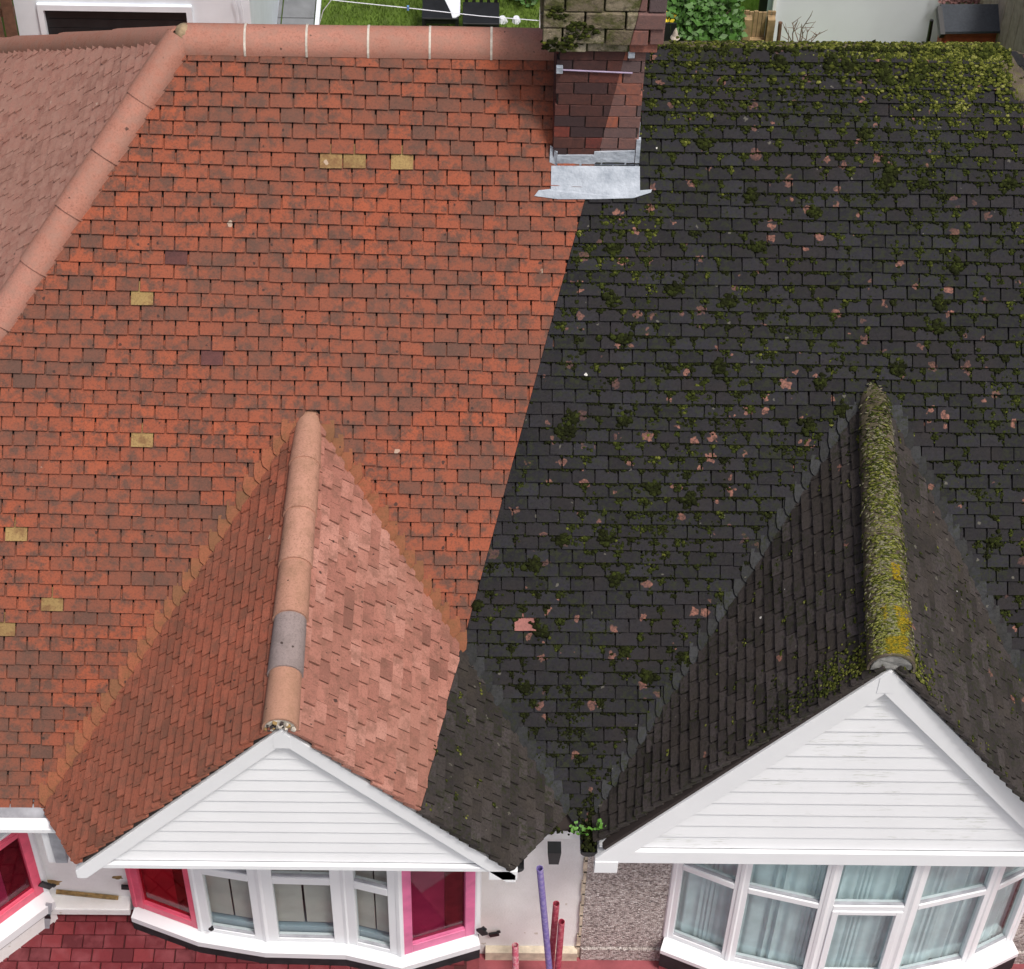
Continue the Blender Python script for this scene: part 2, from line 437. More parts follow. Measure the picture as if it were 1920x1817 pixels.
TW, TT, HEADL = .165, .021, .065
class Tiles:
    """courses of plain tiles on one slope; every tile is a polygon in (u,v) of the slope"""
    def __init__(s, O, U, V, lift=.004):
        s.O, s.U, s.V = V3(O), V3(U).normalized(), V3(V).normalized(); s.N = s.U.cross(s.V)
        if s.N.z < 0: s.N = -s.N
        s.lift = lift; s.items = []
    def p(s, u, v, n=0): return s.O+s.U*u+s.V*v+s.N*n
    def lay(s, vb, u0, u1, regions, w=TW, gap=.0115, rot=0.0, jit=1.0, matid=0, stag=.5):
        """vb: heights of the course lines; regions: list of lists of half planes (a tile gets one piece per region)"""
        for i in range(len(vb)-1):
            g = vb[i+1]-vb[i]
            k0 = int(u0/w)-1; k1 = int(u1/w)+1
            off = (i % 2)*stag*w + random.uniform(-.012, .012)*jit
            for k in range(k0, k1+1):
                uc = k*w+off+random.uniform(-.0016, .0016)*jit
                v0 = vb[i]+rot*uc+random.uniform(-.003, .003)*jit+.006*math.sin(uc*2.1+i*.7)*jit
                hw = (w-gap*random.uniform(.7, 1.35))/2
                a = random.uniform(-.006, .006)*jit+rot
                L = g+HEADL
                q = [(-hw, 0), (hw, 0), (hw, L), (-hw, L)]
                q = [(uc+x*math.cos(a)-y*math.sin(a), v0+x*math.sin(a)+y*math.cos(a)) for x, y in q]
                full = area(q)
                for reg in (regions(q, uc) if callable(regions) else regions):
                    pc = q
                    for h in reg:
                        pc = clip(pc, *h)
                        if len(pc) < 3: break
                    if len(pc) < 3: continue
                    ar = area(pc)
                    vis = [c for c in pc if c[1] < v0+g]
                    if ar < .06*full or not vis: continue
                    s.items.append(dict(poly=pc, full=ar > .995*full, uc=uc, v0=v0, g=g, a=a, hw=hw, L=L, dn=random.uniform(0, .0035)*jit, mat=matid))
        return s
    def hgt(s, it, v):
        sl = TT/it['g']*1.02
        return s.lift+it['dn']+sl*(it['L']-(v-it['v0']))
    def joined(s, items, name, mats, parent):
        mb = MB()
        for it in items:
            bot = [s.p(u, v, s.hgt(it, v)) for u, v in it['poly']]
            top = [s.p(u, v, s.hgt(it, v)+TT*.93) for u, v in it['poly']]
            mb.loft(bot, top, it['mat'])
        o = mb.build(name, mats, parent); o['kind'] = 'stuff'
        return o
    def single(s, items, name, mats, parent, special=None):
        """each tile its own object; alike tiles share mesh data"""
        cache = {}
        for it in items:
            sp_ = special.get(id(it)) if special else None
            mt = sp_ if sp_ else mats[it['mat']]
            key = (mt.name, round(it['g'], 3), random.randrange(4))
            me = cache.get(key)
            if me is None:
                mb = MB(); L, g = it['L'], it['g']; hw = (TW-.0115)/2; sl = TT/g*1.02
                xs = [-hw, -hw*.35, hw*.35, hw]; cam_ = [0, .0018, .0018, 0]; tj = [random.uniform(-.0015, .0015) for _ in xs]
                vs = []
                for y, e in ((0, 0), (L, 1)):
                    for x, c, j in zip(xs, cam_, tj): vs.append((x, y+(j if e == 0 else 0), sl*(L-y)+c))
                    for x, c, j in zip(xs, cam_, tj): vs.append((x, y+(j if e == 0 else 0), sl*(L-y)+c+TT*.93))
                fs = []
                for j in range(3):
                    fs += [(j, 8+j, 9+j, 1+j), (4+j, 5+j, 13+j, 12+j), (j, j+1, j+5, j+4), (8+j, 12+j, 13+j, 9+j)]
                fs += [(0, 4, 12, 8), (3, 11, 15, 7)]
                me = mb.add(vs, fs).mesh(name, mt); cache[key] = me
            o = bpy.data.objects.new(name, me); COL.objects.link(o)
            ca, sa = math.cos(it['a']), math.sin(it['a'])
            X = s.U*ca+s.V*sa; Y = s.V*ca-s.U*sa; Z = X.cross(Y)
            if Z.dot(s.N) < 0: X = -X; Z = -Z
            C = s.p(it['uc'], it['v0'], s.lift+it['dn'])
            o.matrix_basis = Matrix(((X.x, Y.x, Z.x, C.x), (X.y, Y.y, Z.y, C.y), (X.z, Y.z, Z.z, C.z), (0, 0, 0, 1)))
            o.parent = parent
    def emit(s, single_name, field_name, mats, parent, limit=300, special=None, items=None, inview=True):
        items = s.items if items is None else items
        def dist(it):
            c = s.p(it['uc'], it['v0']); return (c-CAM).length
        def seen(it):
            c = s.p(it['uc'], it['v0']+it['g']/2)-CAM; z = c.dot(FW)
            x = c.dot(r2)/z*FPX+W/2; y = -c.dot(u2)/z*FPX+H/2
            return 4 < x < W-4 and 4 < y < H-4
        special = special or {}
        cand = [it for it in items if it['full'] and seen(it)]
        must = [it for it in cand if id(it) in special]
        cand = sorted([it for it in cand if id(it) not in special], key=dist)
        pick = must+cand[:max(0, limit-len(must))]
        ids = {id(it) for it in pick}
        s.single(pick, single_name, mats, parent, special)
        rest = [it for it in items if id(it) not in ids]
        if rest: s.joined(rest, field_name, mats, parent)
    def near(s, px, py, fn=None):
        best = None
        P_ = onplane(px, py, s.N, s.p(0, 0, .02)); u, v = (P_-s.O).dot(s.U), (P_-s.O).dot(s.V)
        return min((it for it in s.items if it['full']), key=lambda it: (it['uc']-u)**2+(it['v0']+it['g']/2-v)**2*2)

def half_round(P0, P1, r, up, thick=.016, n=11, flare=1.0, arc=200, sag=.0):
    """one half-round ridge tile from P0 to P1; the far end is flare times as wide"""
    P0, P1, up = V3(P0), V3(P1), V3(up).normalized()
    d = (P1-P0).normalized(); sd = d.cross(up).normalized(); up = sd.cross(d)
    mb = MB(); a0 = R(90-arc/2); vs = []
    for Q, rr in ((P0, r), (P0.lerp(P1, .5), r*(1+flare)/2), (P1, r*flare)):
        for kk in (rr, rr-thick):
            for j in range(n):
                a = a0+R(arc)*j/(n-1)
                vs.append(Q+sd*(kk*math.cos(a))+up*(kk*math.sin(a)))
    fs = []
    for s in range(2):
        b = s*2*n; e = b+2*n
        for j in range(n-1):
            fs.append((b+j, b+j+1, e+j+1, e+j)); fs.append((b+n+j+1, b+n+j, e+n+j, e+n+j+1))
        fs.append((b, e, e+n, b+n)); fs.append((b+n-1, b+2*n-1, e+2*n-1, e+n-1))
    for b in (0, 4*n):
        for j in range(n-1): fs.append((b+j, b+n+j, b+n+j+1, b+j+1) if b == 0 else (b+j+1, b+n+j+1, b+n+j, b+j))
    return mb.add(vs, fs)

# gables: ridge height, x where the ridge meets the slope, y of the front, pitch, base height, sideways skew
GL = dict(h=2.2814, x=-1.9577, y=-.634, g=.8639, zb=.5493, sk=-.03)
GR = dict(h=2.457, x=2.0409, y=-.2461, g=.9295, zb=.1332, sk=-.135)
for G in (GL, GR):
    G['A'] = V3((G['x'], G['h']/TP, G['h']))
    G['B'] = V3((G['x']+G['sk'], G['y'], G['h']))
    G['dx'] = (G['h']-G['zb'])/math.tan(G['g'])
    U = (G['B']-G['A']).normalized()
    for s, nm in ((-1, 'L'), (1, 'R')):
        base = V3((G['B'].x+s*G['dx'], G['y'], G['zb']))
        n = (base-G['B']).cross(U).normalized()
        if n.z < 0: n = -n
        dv = MN.cross(n).normalized()                # valley direction
        if dv.z > 0: dv = -dv
        t = (.10-G['A'].z)/dv.z
        G[nm] = dict(base=base, n=n, U=U, V=(n.cross(U) if n.cross(U).z > 0 else -n.cross(U)), vd=dv, vend=G['A']+dv*t, vfoot=G['A']+dv*((.0-G['A'].z)/dv.z))

HIPT = V3((atM(340, 62).x, RIDGE_Z/TP, RIDGE_Z))          # left end of the ridge
HIPB = atM(-60, 690)
HIPN = (HIPB-HIPT).cross(V3((0, 1, 0))).normalized()
if HIPN.z < 0: HIPN = -HIPN
HIPK = onplane(-60, 92, HIPN, HIPT)                        # on the back hip
RHT = V3((atM(1868, 100).x, RIDGE_Z/TP, RIDGE_Z))
RHB = atM(1990, 265)
RHN = (RHB-RHT).cross(V3((0, 1, 0))).normalized()
if RHN.z < 0: RHN = -RHN
SPLIT = (main_uv(atM(1199, 0)), main_uv(atM(699, 1817)))
VR = RIDGE_Z/SP

houseL = empty('semi_detached_house', (-2.2, 1.5, TER), 'house with cleaned red clay roof tiles, low white gable and pink taped bay window', 'house', 'pair of semi detached houses')
houseR = empty('semi_detached_house', (2.4, 1.5, GND), 'house with blackened mossy roof, tall white gable, pebbledash wall and curtained bay window', 'house', 'pair of semi detached houses')

# ------------------------------------------------------------------ ground
g = MB().bb(-60, 60, -40, 80, GND-.3, GND).build('ground', M_lawn); tag(g, kind='structure')
x0 = -.80
g = MB().bb(-30, 30, -14, -.905, GND-.05, GND+.004).build('unseen_grey_ground', basic('grey_concrete', (.36, .36, .36), .9, .15, 2, .3)); tag(g, kind='structure')  # out of view; added in grey to keep red bounce off the white gables
g = MB().bb(x0+.01, 8, -.9, WALLY+.2, GND-.05, GND+.006).build('forecourt', M_pinkground); tag(g, kind='structure')
terr = MB().bb(-8, x0, -.9, WALLY+.2, GND+.02, TER-.012).build('terrace', basic('paving_joint', (.06, .014, .014), .95)); tag(terr, kind='structure')
def lay_pavers():
    bw, bh = .163, .118
    full = MB().add([(a*(bw-.007)/2*q, b*(bh-.007)/2*q, z) for z, q in ((-.02, 1), (.004, 1), (.008, .955)) for a, b in ((-1, -1), (1, -1), (1, 1), (-1, 1))],
                    [(0, 1, 5, 4), (1, 2, 6, 5), (2, 3, 7, 6), (3, 0, 4, 7), (4, 5, 9, 8), (5, 6, 10, 9), (6, 7, 11, 10), (7, 4, 8, 11), (8, 9, 10, 11)])
    me = full.mesh('paving_brick', M_pave); rest = MB(); cnt = 0
    rows = range(-7, 7)
    for j in rows:
        y = j*bh-.22
        if y > WALLY-.02: continue
        for i in range(-34, -5):
            x = i*bw+(j % 2)*bw/2+random.uniform(-.003, .003)
            if x > x0-.05: continue
            c = V3((x, y, TER)); z = (c-CAM).dot(FW); sx = (c-CAM).dot(r2)/z*FPX+W/2; sy = -(c-CAM).dot(u2)/z*FPX+H/2
            if sx < -60 or sy > H+60: continue
            o = bpy.data.objects.new('paving_brick', me); COL.objects.link(o); o.parent = terr
            o.location = c+V3((0, 0, random.uniform(-.003, .003))); o.rotation_euler = (random.uniform(-.01, .01), random.uniform(-.01, .01), random.uniform(-.012, .012))
lay_pavers()

# ------------------------------------------------------------------ walls and decks
def poly_slab(name, pts, off, mat, parent): return MB().prism(pts, off).build(name, mat, parent)
def wall_with_openings(house, x0_, x1_, y0_, y1_, z0_, z1_, holes, mat):
    m = MB(); x = x0_
    for a_, b_, h_ in holes:
        m.bb(x, a_, y0_, y1_, z0_, z1_); m.bb(a_, b_, y0_, y1_, h_, z1_); x = b_
    m.bb(x, x1_, y0_, y1_, z0_, z1_)
    return m.build('wall', mat, house)
BAYL = (atZ(256, 1697, -1.2).x+.08, atZ(893, 1748, -1.2).x-.06)
wall_with_openings(houseL, -9, PARTY, WALLY, WALLY+.25, TER-.7, .26, [(BAYL[0], BAYL[1], .2)], M_wall)
wall_with_openings(houseR, PARTY+.004, 8, WALLY-.03, WALLY+.24, GND-.1, .24, [(.87, 3.55, .1)], M_pebble)
MB().bb(-9, 8, 1.6, 1.65, GND-.1, .9).build('inner_wall', M_black, houseL)
MB().bb(-9, 8, .56, 1.6, GND-.1, GND-.05).build('inner_floor', M_black, houseL)
poly_slab('wall_ledge', [(PARTY-.02, WALLY-.06, GND), (PARTY-.02, WALLY+.02, GND), (PARTY-.02, WALLY+.02, GND+.15), (PARTY-.02, WALLY-.06, GND+.13)], (-.75, 0, 0), M_cream, houseL)
poly_slab('wall_ledge', [(7, WALLY-.05, GND), (7, WALLY+.02, GND), (7, WALLY+.02, GND+.2), (7, WALLY-.05, GND+.18)], (-7+PARTY+.01, 0, 0), M_pebble, houseR)
mb = MB()
for i in range(14):
    z = GND+.1+i*.17
    mb.box((PARTY+.0, WALLY-.012, z), .045+random.uniform(-.012, .014), .03, .19)
mb.build('render_edge', M_cream, houseL)

mp = PARTY
deckL = MB()
deckL.prism([MO+MU*-7+MV*-.02, MO+MU*mp+MV*-.02, MO+MU*mp+MV*VR, V3(HIPT), HIPT+(HIPB-HIPT)*2.9], MN*-.03)
main_L = deckL.build('main_roof', M_deck, houseL)
deckR = MB()
deckR.prism([MO+MU*(mp+.003)+MV*-.02, MO+MU*8+MV*-.02, RHT+(RHB-RHT)*4.0, V3(RHT), MO+MU*(mp+.003)+MV*VR], MN*-.03)
main_R = deckR.build('main_roof', M_deck, houseR)
hl = MB().prism([HIPT, HIPT+(HIPB-HIPT)*2.5, HIPK+(HIPK-HIPT)*3], HIPN*-.03).build('hip_roof', M_deck, houseL)
hk = RHT+V3((RHB.x-RHT.x, RHT.y-RHB.y, RHB.z-RHT.z))
hr = MB().prism([RHT, RHT+(RHB-RHT)*3.5, RHT+(hk-RHT)*3.5], RHN*-.03).build('hip_roof', M_deck, houseR)
# back slopes, never seen from the front but they close the house against the light
MB().prism([HIPT, HIPK+(HIPK-HIPT)*3, V3((PARTY, 8.2, -.6)), V3((PARTY, RIDGE_Z/TP, RIDGE_Z))], V3((0, -.02, -.03))).build('back_roof', M_redh, houseL)
MB().prism([RHT, V3((PARTY+.003, RIDGE_Z/TP, RIDGE_Z)), V3((PARTY+.003, 8.0, -.6)), V3((7.6, 8.0, -.6))], V3((0, -.02, -.03))).build('back_roof', M_dark, houseR)

# ------------------------------------------------------------------ main slope tiles
def wedge(G, d):
    A = main_uv(G['A']); l = main_uv(G['L']['vfoot']); r = main_uv(G['R']['vfoot'])
    hl_ = shift(hp(A, l, (A[0]-5, A[1]-1)), d); hr_ = shift(hp(A, r, (A[0]+5, A[1]-1)), d)
    return A, hl_, hr_
AL, wLl, wLr = wedge(GL, .03)
AR, wRl, wRr = wedge(GR, .03)
top = (0, 1, VR-.02)
hipH = shift(hp(main_uv(HIPT), main_uv(HIPB), (0, 3)), .03)
rhipH = shift(hp(main_uv(RHT), main_uv(RHB), (0, 3)), .03)
redH = hp(SPLIT[0], SPLIT[1], (-5, 3))
dkH = shift(hp(SPLIT[0], SPLIT[1], (5, 3)), .002)
def above(A): return (0, -1, -A[1])
def below(A): return (0, 1, A[1])
tm = Tiles(MO, MU, MV)
ROT = -.010
vb = [-.035]
while vb[-1] < VR+.12: vb.append(vb[-1]+.0995)
common = [top, hipH, redH]
def clear_of(wedges, com):
    def f(q, uc):
        r = list(com); lo = min(p[1] for p in q)
        for A_, l_, r_ in wedges:
            if lo < A_[1]-.01: r.append(l_ if uc < A_[0] else r_)
        return [r]
    return f
tm.lay(vb, -4.6, .35, clear_of([(AL, wLl, wLr)], common), rot=ROT)
# tiles straddling the apex level are laid whole where they are clear of the valley
red_items = tm.items; 
td = Tiles(MO, MU, MV)
vd = [-.035]
while vd[-1] < VR+.12:
    f = max(0, min(1, vd[-1]/VR)); vd.append(vd[-1]+.1035-.0155*f)
common = [top, dkH, rhipH]
td.lay(vd, -1.6, 4.2, clear_of([(AL, wLl, wLr), (AR, wRl, wRr)], common))
spec = {}
for px, py in ((618, 315), (660, 315), (748, 317), (257, 566), (283, 831), (38, 1006), (95, 1143), (8, 1190)):
    spec[id(tm.near(px, py))] = M_yellow
for px, py in ((327, 489), (380, 677)): spec[id(tm.near(px, py))] = M_maroon
tm.emit('roof_tile', 'roof_tile_field', [M_red], main_L, 300, spec)
pk = {id(td.near(985, 1172)): M_pinktile}
left_dark = [it for it in td.items if it['uc'] < PARTY]
right_dark = [it for it in td.items if it['uc'] >= PARTY]
td.emit('blackened_roof_tile', 'blackened_roof_tile_field', [M_dark], main_L, 200, pk, left_dark)
td.emit('roof_tile', 'roof_tile_field', [M_dark], main_R, 300, None, right_dark)

# hip slopes
th = Tiles(HIPT, (0, -1, 0), HIPN.cross(V3((0, -1, 0))))
if th.V.z < 0: th.V = -th.V
def uv(T, p): p = V3(p)-T.O; return (p.dot(T.U), p.dot(T.V))
hA, hB, hK = uv(th, HIPT), uv(th, HIPB), uv(th, HIPK)
mid = ((hB[0]+hK[0])/2, hB[1]*.8)
vb2 = [-4.4]
while vb2[-1] < .05: vb2.append(vb2[-1]+.1)
th.lay(vb2, -2.6, 3.9, [[shift(hp(hA, hB, mid), .02), shift(hp(hA, hK, mid), .02), (0, 1, -.02)]], jit=2.6)
th.emit('hip_roof_tile', 'hip_roof_tile_field', [M_redh], hl, 300)
tr_ = Tiles(RHT, (0, -1, 0), RHN.cross(V3((0, -1, 0))))
if tr_.V.z < 0: tr_.V = -tr_.V
hA, hB, hK = uv(tr_, RHT), uv(tr_, RHB), uv(tr_, hk)
mid = ((hB[0]+hK[0])/2, hB[1]*.8)
vb3 = [-1.2]
while vb3[-1] < .05: vb3.append(vb3[-1]+.1)
tr_.lay(vb3, -1.8, 1.8, [[shift(hp(hA, hB, mid), .02), shift(hp(hA, hK, mid), .02), (0, 1, -.02)]])
tr_.emit('hip_roof_tile', 'hip_roof_tile_field', [M_dark], hr, 60)

# ------------------------------------------------------------------ gables
def gable(G, house, matL, matR, dark, nm):
    A, B = G['A'], G['B']
    # deck of both slopes
    d = MB()
    for s in ('L', 'R'):
        q = G[s]; d.prism([A, q['vend'], q['base'], B], q['n']*-.025)
    gd = d.build('gable_roof', M_deck, house)
    out = {}
    for s, mats in (('L', matL), ('R', matR)):
        q = G[s]; T = Tiles(A, q['U'], q['V'], lift=.006)
        a, ve, ba, bb = uv(T, A), uv(T, q['vend']), uv(T, q['base']), uv(T, B)
        inside = ((a[0]+bb[0]+ba[0])/3+.1, (a[1]+bb[1]+ba[1])/3)
        verge = (1, 0, bb[0]+.045)
        val = hp(a, ve, inside); eave = shift(hp(ve, ba, inside), -.03); tp_ = (0, 1, -.03)
        vv = [min(ve[1], ba[1])-.12]
        while vv[-1] < .02: vv.append(vv[-1]+.0985)
        base_reg = [verge, val, eave, tp_]
        if nm == 'L' and s == 'R':
            n_, p0 = q['n'], A
            s0, s1 = uv(T, onplane(862, 1190, n_, p0)), uv(T, onplane(775, 1530, n_, p0))
            lft = hp(s0, s1, (a[0], a[1])) if True else None
            other = (-lft[0], -lft[1], -lft[2]-.002*math.hypot(lft[0], lft[1]))
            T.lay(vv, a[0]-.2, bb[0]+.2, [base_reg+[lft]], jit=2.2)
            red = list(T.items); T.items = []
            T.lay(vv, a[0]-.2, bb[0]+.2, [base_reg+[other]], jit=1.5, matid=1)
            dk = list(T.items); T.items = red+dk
        else:
            T.lay(vv, a[0]-.2, bb[0]+.2, [base_reg], jit=2.0)
        out[s] = (T, mats)
    k = 0
    for s in ('L', 'R'):
        T, mats = out[s]
        T.emit('gable_roof_tile', 'gable_roof_tile_field', mats, gd, 150)
    # valley tiles, one to a course, pointed at the foot
    for s, sg in (('L', -1), ('R', 1)):
        q = G[s]; a2, e2 = main_uv(A), main_uv(q['vend'])
        if dark is False: cs = [v for v in vb if e2[1]-.02 < v < a2[1]-.12]
        else: cs = [v for v in vd if e2[1]-.02 < v < a2[1]-.12]
        for v in cs:
            t = (v-a2[1])/(e2[1]-a2[1]); u = a2[0]+(e2[0]-a2[0])*t
            isd = dark or (hp(SPLIT[0], SPLIT[1], (-5, 3))[0]*u+hp(SPLIT[0], SPLIT[1], (-5, 3))[1]*v > hp(SPLIT[0], SPLIT[1], (-5, 3))[2])
            j = random.uniform(-.008, .008); w_ = random.uniform(.9, 1.08)
            pts = [(.075, .12), (.082+j*.5, .03), (.072, -.012+j), (.03, -.05+j), (-.03, -.012), (-.045, .02), (-.045, .12)]
            if s == 'R': pts = pts[::-1]
            m = MB()
            bot, tp2 = [], []
            for du, dv_ in pts:
                hh = .03+.034*(1-(dv_+.06)/.18)+(.006 if du > .06 else 0)+abs(du)*.1
                c = MO+MU*(u+sg*(du*w_))+MV*(v+dv_+ROT*u*(0 if dark else 1))+MN*hh
                bot.append(c); tp2.append(c+MN*.014)
            m.loft(bot, tp2)
            m.build('valley_tile', M_darkv if isd else M_valley, house)
    # ridge tiles
    up = V3((0, 0, 1)); L = (B-A).length; n = 6 if nm == 'L' else 7
    for i in range(n):
        t0 = -.10 if i == 0 else i/n*1.012
        t1 = (i+1)/n*1.012+.012
        if i == n-1: t1 = 1.012
        p0, p1 = A.lerp(B, t0), A.lerp(B, t1)
        dz = -.028
        rr = (.112+.004*random.random())*(1 if not dark else 1.05+.32*i/n)
        m = half_round(p0+V3((0, 0, dz-(.05 if i == 0 else .0))), p1+V3((0, 0, dz+.004)), rr*(.70 if i == 0 else .94), up, flare=(1.42 if i == 0 else 1.10))
        mt = M_mridge if dark else (M_greyridge if i == 4 else M_gridge)
        m.build('gable_ridge_tile', mt, house, smooth=True)
    # mortar in the open end of the last ridge tile
    m = MB(); pts = []
    for j in range(13):
        a = R(-8)+R(196)*j/12; k_ = 1.33 if dark else 1; pts.append(B+V3((.1*k_*math.cos(a), -.018-.006*(j % 3), -.03+.098*k_*math.sin(a)+.006*(j % 2))))
    m.prism(pts, (0, .06, 0)).build('ridge_end_mortar', M_mortar2 if dark else M_mortarw, house)
    for j in range(0 if dark else 22):
        a = R(random.uniform(0, 180)); rr = random.uniform(.05, .1); c = B+V3((rr*math.cos(a), -.03-random.random()*.012, -.035+rr*.92*math.sin(a)))
        bl = MB(); tw = random.uniform(0, 3); bl.box(c, .012+random.random()*.022, .022, .01+random.random()*.014, V3((math.cos(tw), 0, math.sin(tw))), V3((0, 1, 0)), V3((-math.sin(tw), 0, math.cos(tw))))
        bl.build('mortar_lump', random.choice((M_mortarw, M_mortarw, M_stain, M_mortar)), house, bevel=.004)
    return gd, out
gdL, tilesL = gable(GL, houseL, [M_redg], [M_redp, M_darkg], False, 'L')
gdR, tilesR = gable(GR, houseR, [M_darkg], [M_darkg], True, 'R')

def gable_front(G, house, bw, mclad, nboards, fascia_h, step):
    B, y = G['B'], G['y']; dx = G['dx']; zb = G['zb']; h = G['h']
    tg = (h-zb)/dx
    ap = h-.045
    # bargeboards
    for s in (-1, 1):
        a = V3((B.x, y-.02, ap)); b = V3((B.x+s*(dx+.05), y-.02, ap-tg*(dx+.05)))
        dz = bw/math.cos(math.atan(tg))
        pts = [a, b, V3((b.x-s*.0, b.y, b.z-dz*.55)), V3((b.x-s*(dz*.45)/tg, b.y, b.z-dz*.55)), a-V3((0, 0, dz))]
        if s > 0: pts = pts[::-1]
        MB().prism(pts, (0, .028, 0)).build('bargeboard', M_white, house, bevel=.004)
        # soffit strip behind the tile edge
        d = (b-a).normalized(); n = V3((-d.z, 0, d.x)) if s > 0 else V3((d.z, 0, -d.x))
        MB().prism([a+V3((0, .03, -.012)), b+V3((0, .03, -.012)), b+V3((0, .17, -.012)), a+V3((0, .17, -.012))], (0, 0, -.012)).build('verge_soffit', M_white, house)
    # apex cap
    MB().prism([(B.x-.055, y-.024, ap-.11-bw*.9), (B.x+.055, y-.024, ap-.11-bw*.9), (B.x+.055, y-.024, ap-.09), (B.x, y-.024, ap-.02), (B.x-.055, y-.024, ap-.09)], (0, .01, 0)).build('apex_cap', M_white, house)
    # cladding boards
    z0 = zb-.03; z1 = ap-.03
    n = nboards; hb = (z1-z0)/n
    tri = [(B.x-dx-.02, z0), (B.x+dx+.02, z0), (B.x, z1)]
    for i in range(n):
        za, zc = z0+i*hb, z0+(i+1)*hb-.002
        pl = [(B.x-dx-.1, za), (B.x+dx+.1, za), (B.x+dx+.1, zc), (B.x-dx-.1, zc)]
        for j in range(3):
            p, q, o = tri[j], tri[(j+1) % 3], tri[(j+2) % 3]; pl = clip(pl, *hp(p, q, o))
        if len(pl) < 3: continue
        def yy(z): return y+.046-.016*(zc-z)/hb
        m = MB(); fr = [V3((x, yy(z), z)) for x, z in pl]
        m.loft(fr, [V3((x, y+.075, z)) for x, z in pl]).build('cladding_board', mclad, house)
    # fascia under the cladding, soffit back to the wall
    xl, xr = B.x-dx-.02, B.x+dx+.02
    MB().bb(xl+step, xr-step, y-.006, y+.03, zb-.03-fascia_h, zb-.034).build('fascia_board', M_white, house, bevel=.004)
    MB().bb(xl, xr, y+.03, WALLY+.02, zb-.03-fascia_h, zb-.03-fascia_h+.02).build('soffit', M_white, house)
    # closed gable wall behind the boards
    MB().prism([(xl, y+.08, z0-fascia_h+.02), (xr, y+.08, z0-fascia_h+.02), (xr, y+.08, z0), (B.x, y+.08, z1), (xl, y+.08, z0)], (0, .05, 0)).build('gable_wall', M_white, house)
gable_front(GL, houseL, .115, M_clad, 13, .055, .16)
gable_front(GR, houseR, .165, M_cladd, 15, .16, .11)
# return box of the right gable's eave
c = GR['L']['base']
MB().bb(c.x-.05, c.x+.12, c.y-.026, c.y+.05, c.z-.30, c.z-.145).build('eave_box_end', M_white, houseR, bevel=.005)
c = GL['R']['base']
MB().bb(c.x-.14, c.x+.06, c.y-.02, c.y+.25, c.z-.17, c.z-.05).build('eave_box_end', M_white, houseL, bevel=.005)

# ------------------------------------------------------------------ main ridge and hips
def run(P0, P1, n, r, mat, name, house, flare=1.03, mort=True, over=.01, start=0):
    P0, P1 = V3(P0), V3(P1)
    for i in range(n):
        a, b = P0.lerp(P1, i/n), P0.lerp(P1, (i+1)/n+over/max(.1, (P1-P0).length))
        half_round(a+V3((0, 0, random.uniform(-.004, .004))), b, r*random.uniform(.98, 1.02), (0, 0, 1), flare=flare).build(name, mat, house, smooth=True)
        if mort and i:
            half_round(a-(P1-P0).normalized()*.006, a+(P1-P0).normalized()*.009, r*1.035, (0, 0, 1)).build('mortar_joint', M_mortarw if random.random() < .7 else M_ridge, house)
rz = V3((0, 0, -.035))
run(HIPT+rz+V3((.02, 0, 0)), V3((-.28, RIDGE_Z/TP, RIDGE_Z))+rz, 6, .125, M_ridge, 'ridge_tile', houseL, 1.0)
run(HIPT+(HIPB-HIPT)*.0+rz+V3((0, 0, .03)), HIPT+(HIPB-HIPT)*1.0+rz, 6, .112, M_ridge, 'hip_tile', houseL, 1.11, False, .05)
run(HIPT+rz, HIPK+(HIPK-HIPT)*.2+rz, 5, .105, M_ridge, 'hip_tile', houseL, 1.10, False, .04)
run(V3((.32, RIDGE_Z/TP, RIDGE_Z-.125)), RHT+V3((0, 0, -.10)), 6, .118, M_mridge, 'ridge_tile', houseR, 1.0, False)
run(RHT+rz+V3((0, 0, -.06)), RHB+(RHB-RHT)*.6+rz, 4, .112, M_mridge, 'hip_tile', houseR, 1.05, False, .03)
run(RHT+rz+V3((0, 0, -.08)), RHT+(hk-RHT)*1.5+rz, 4, .105, M_mridge, 'hip_tile', houseR, 1.05, False, .03)

cap = MB(); n_ = 12
cv = [HIPT+V3((.02+.07*math.cos(2*math.pi*j/n_)*q, .09*math.sin(2*math.pi*j/n_)*q, zz-.004)) for q, zz in ((1, -.06), (1, .02), (.75, .075), (.3, .10)) for j in range(n_)]
cap.add(cv, [(i*n_+j, i*n_+(j+1) % n_, (i+1)*n_+(j+1) % n_, (i+1)*n_+j) for i in range(3) for j in range(n_)]+[tuple(3*n_+j for j in range(n_))]).build('hip_junction_mortar', basic('yellow_mortar', (.27, .2, .12), .9, .4, 25, .6), houseL, smooth=True)
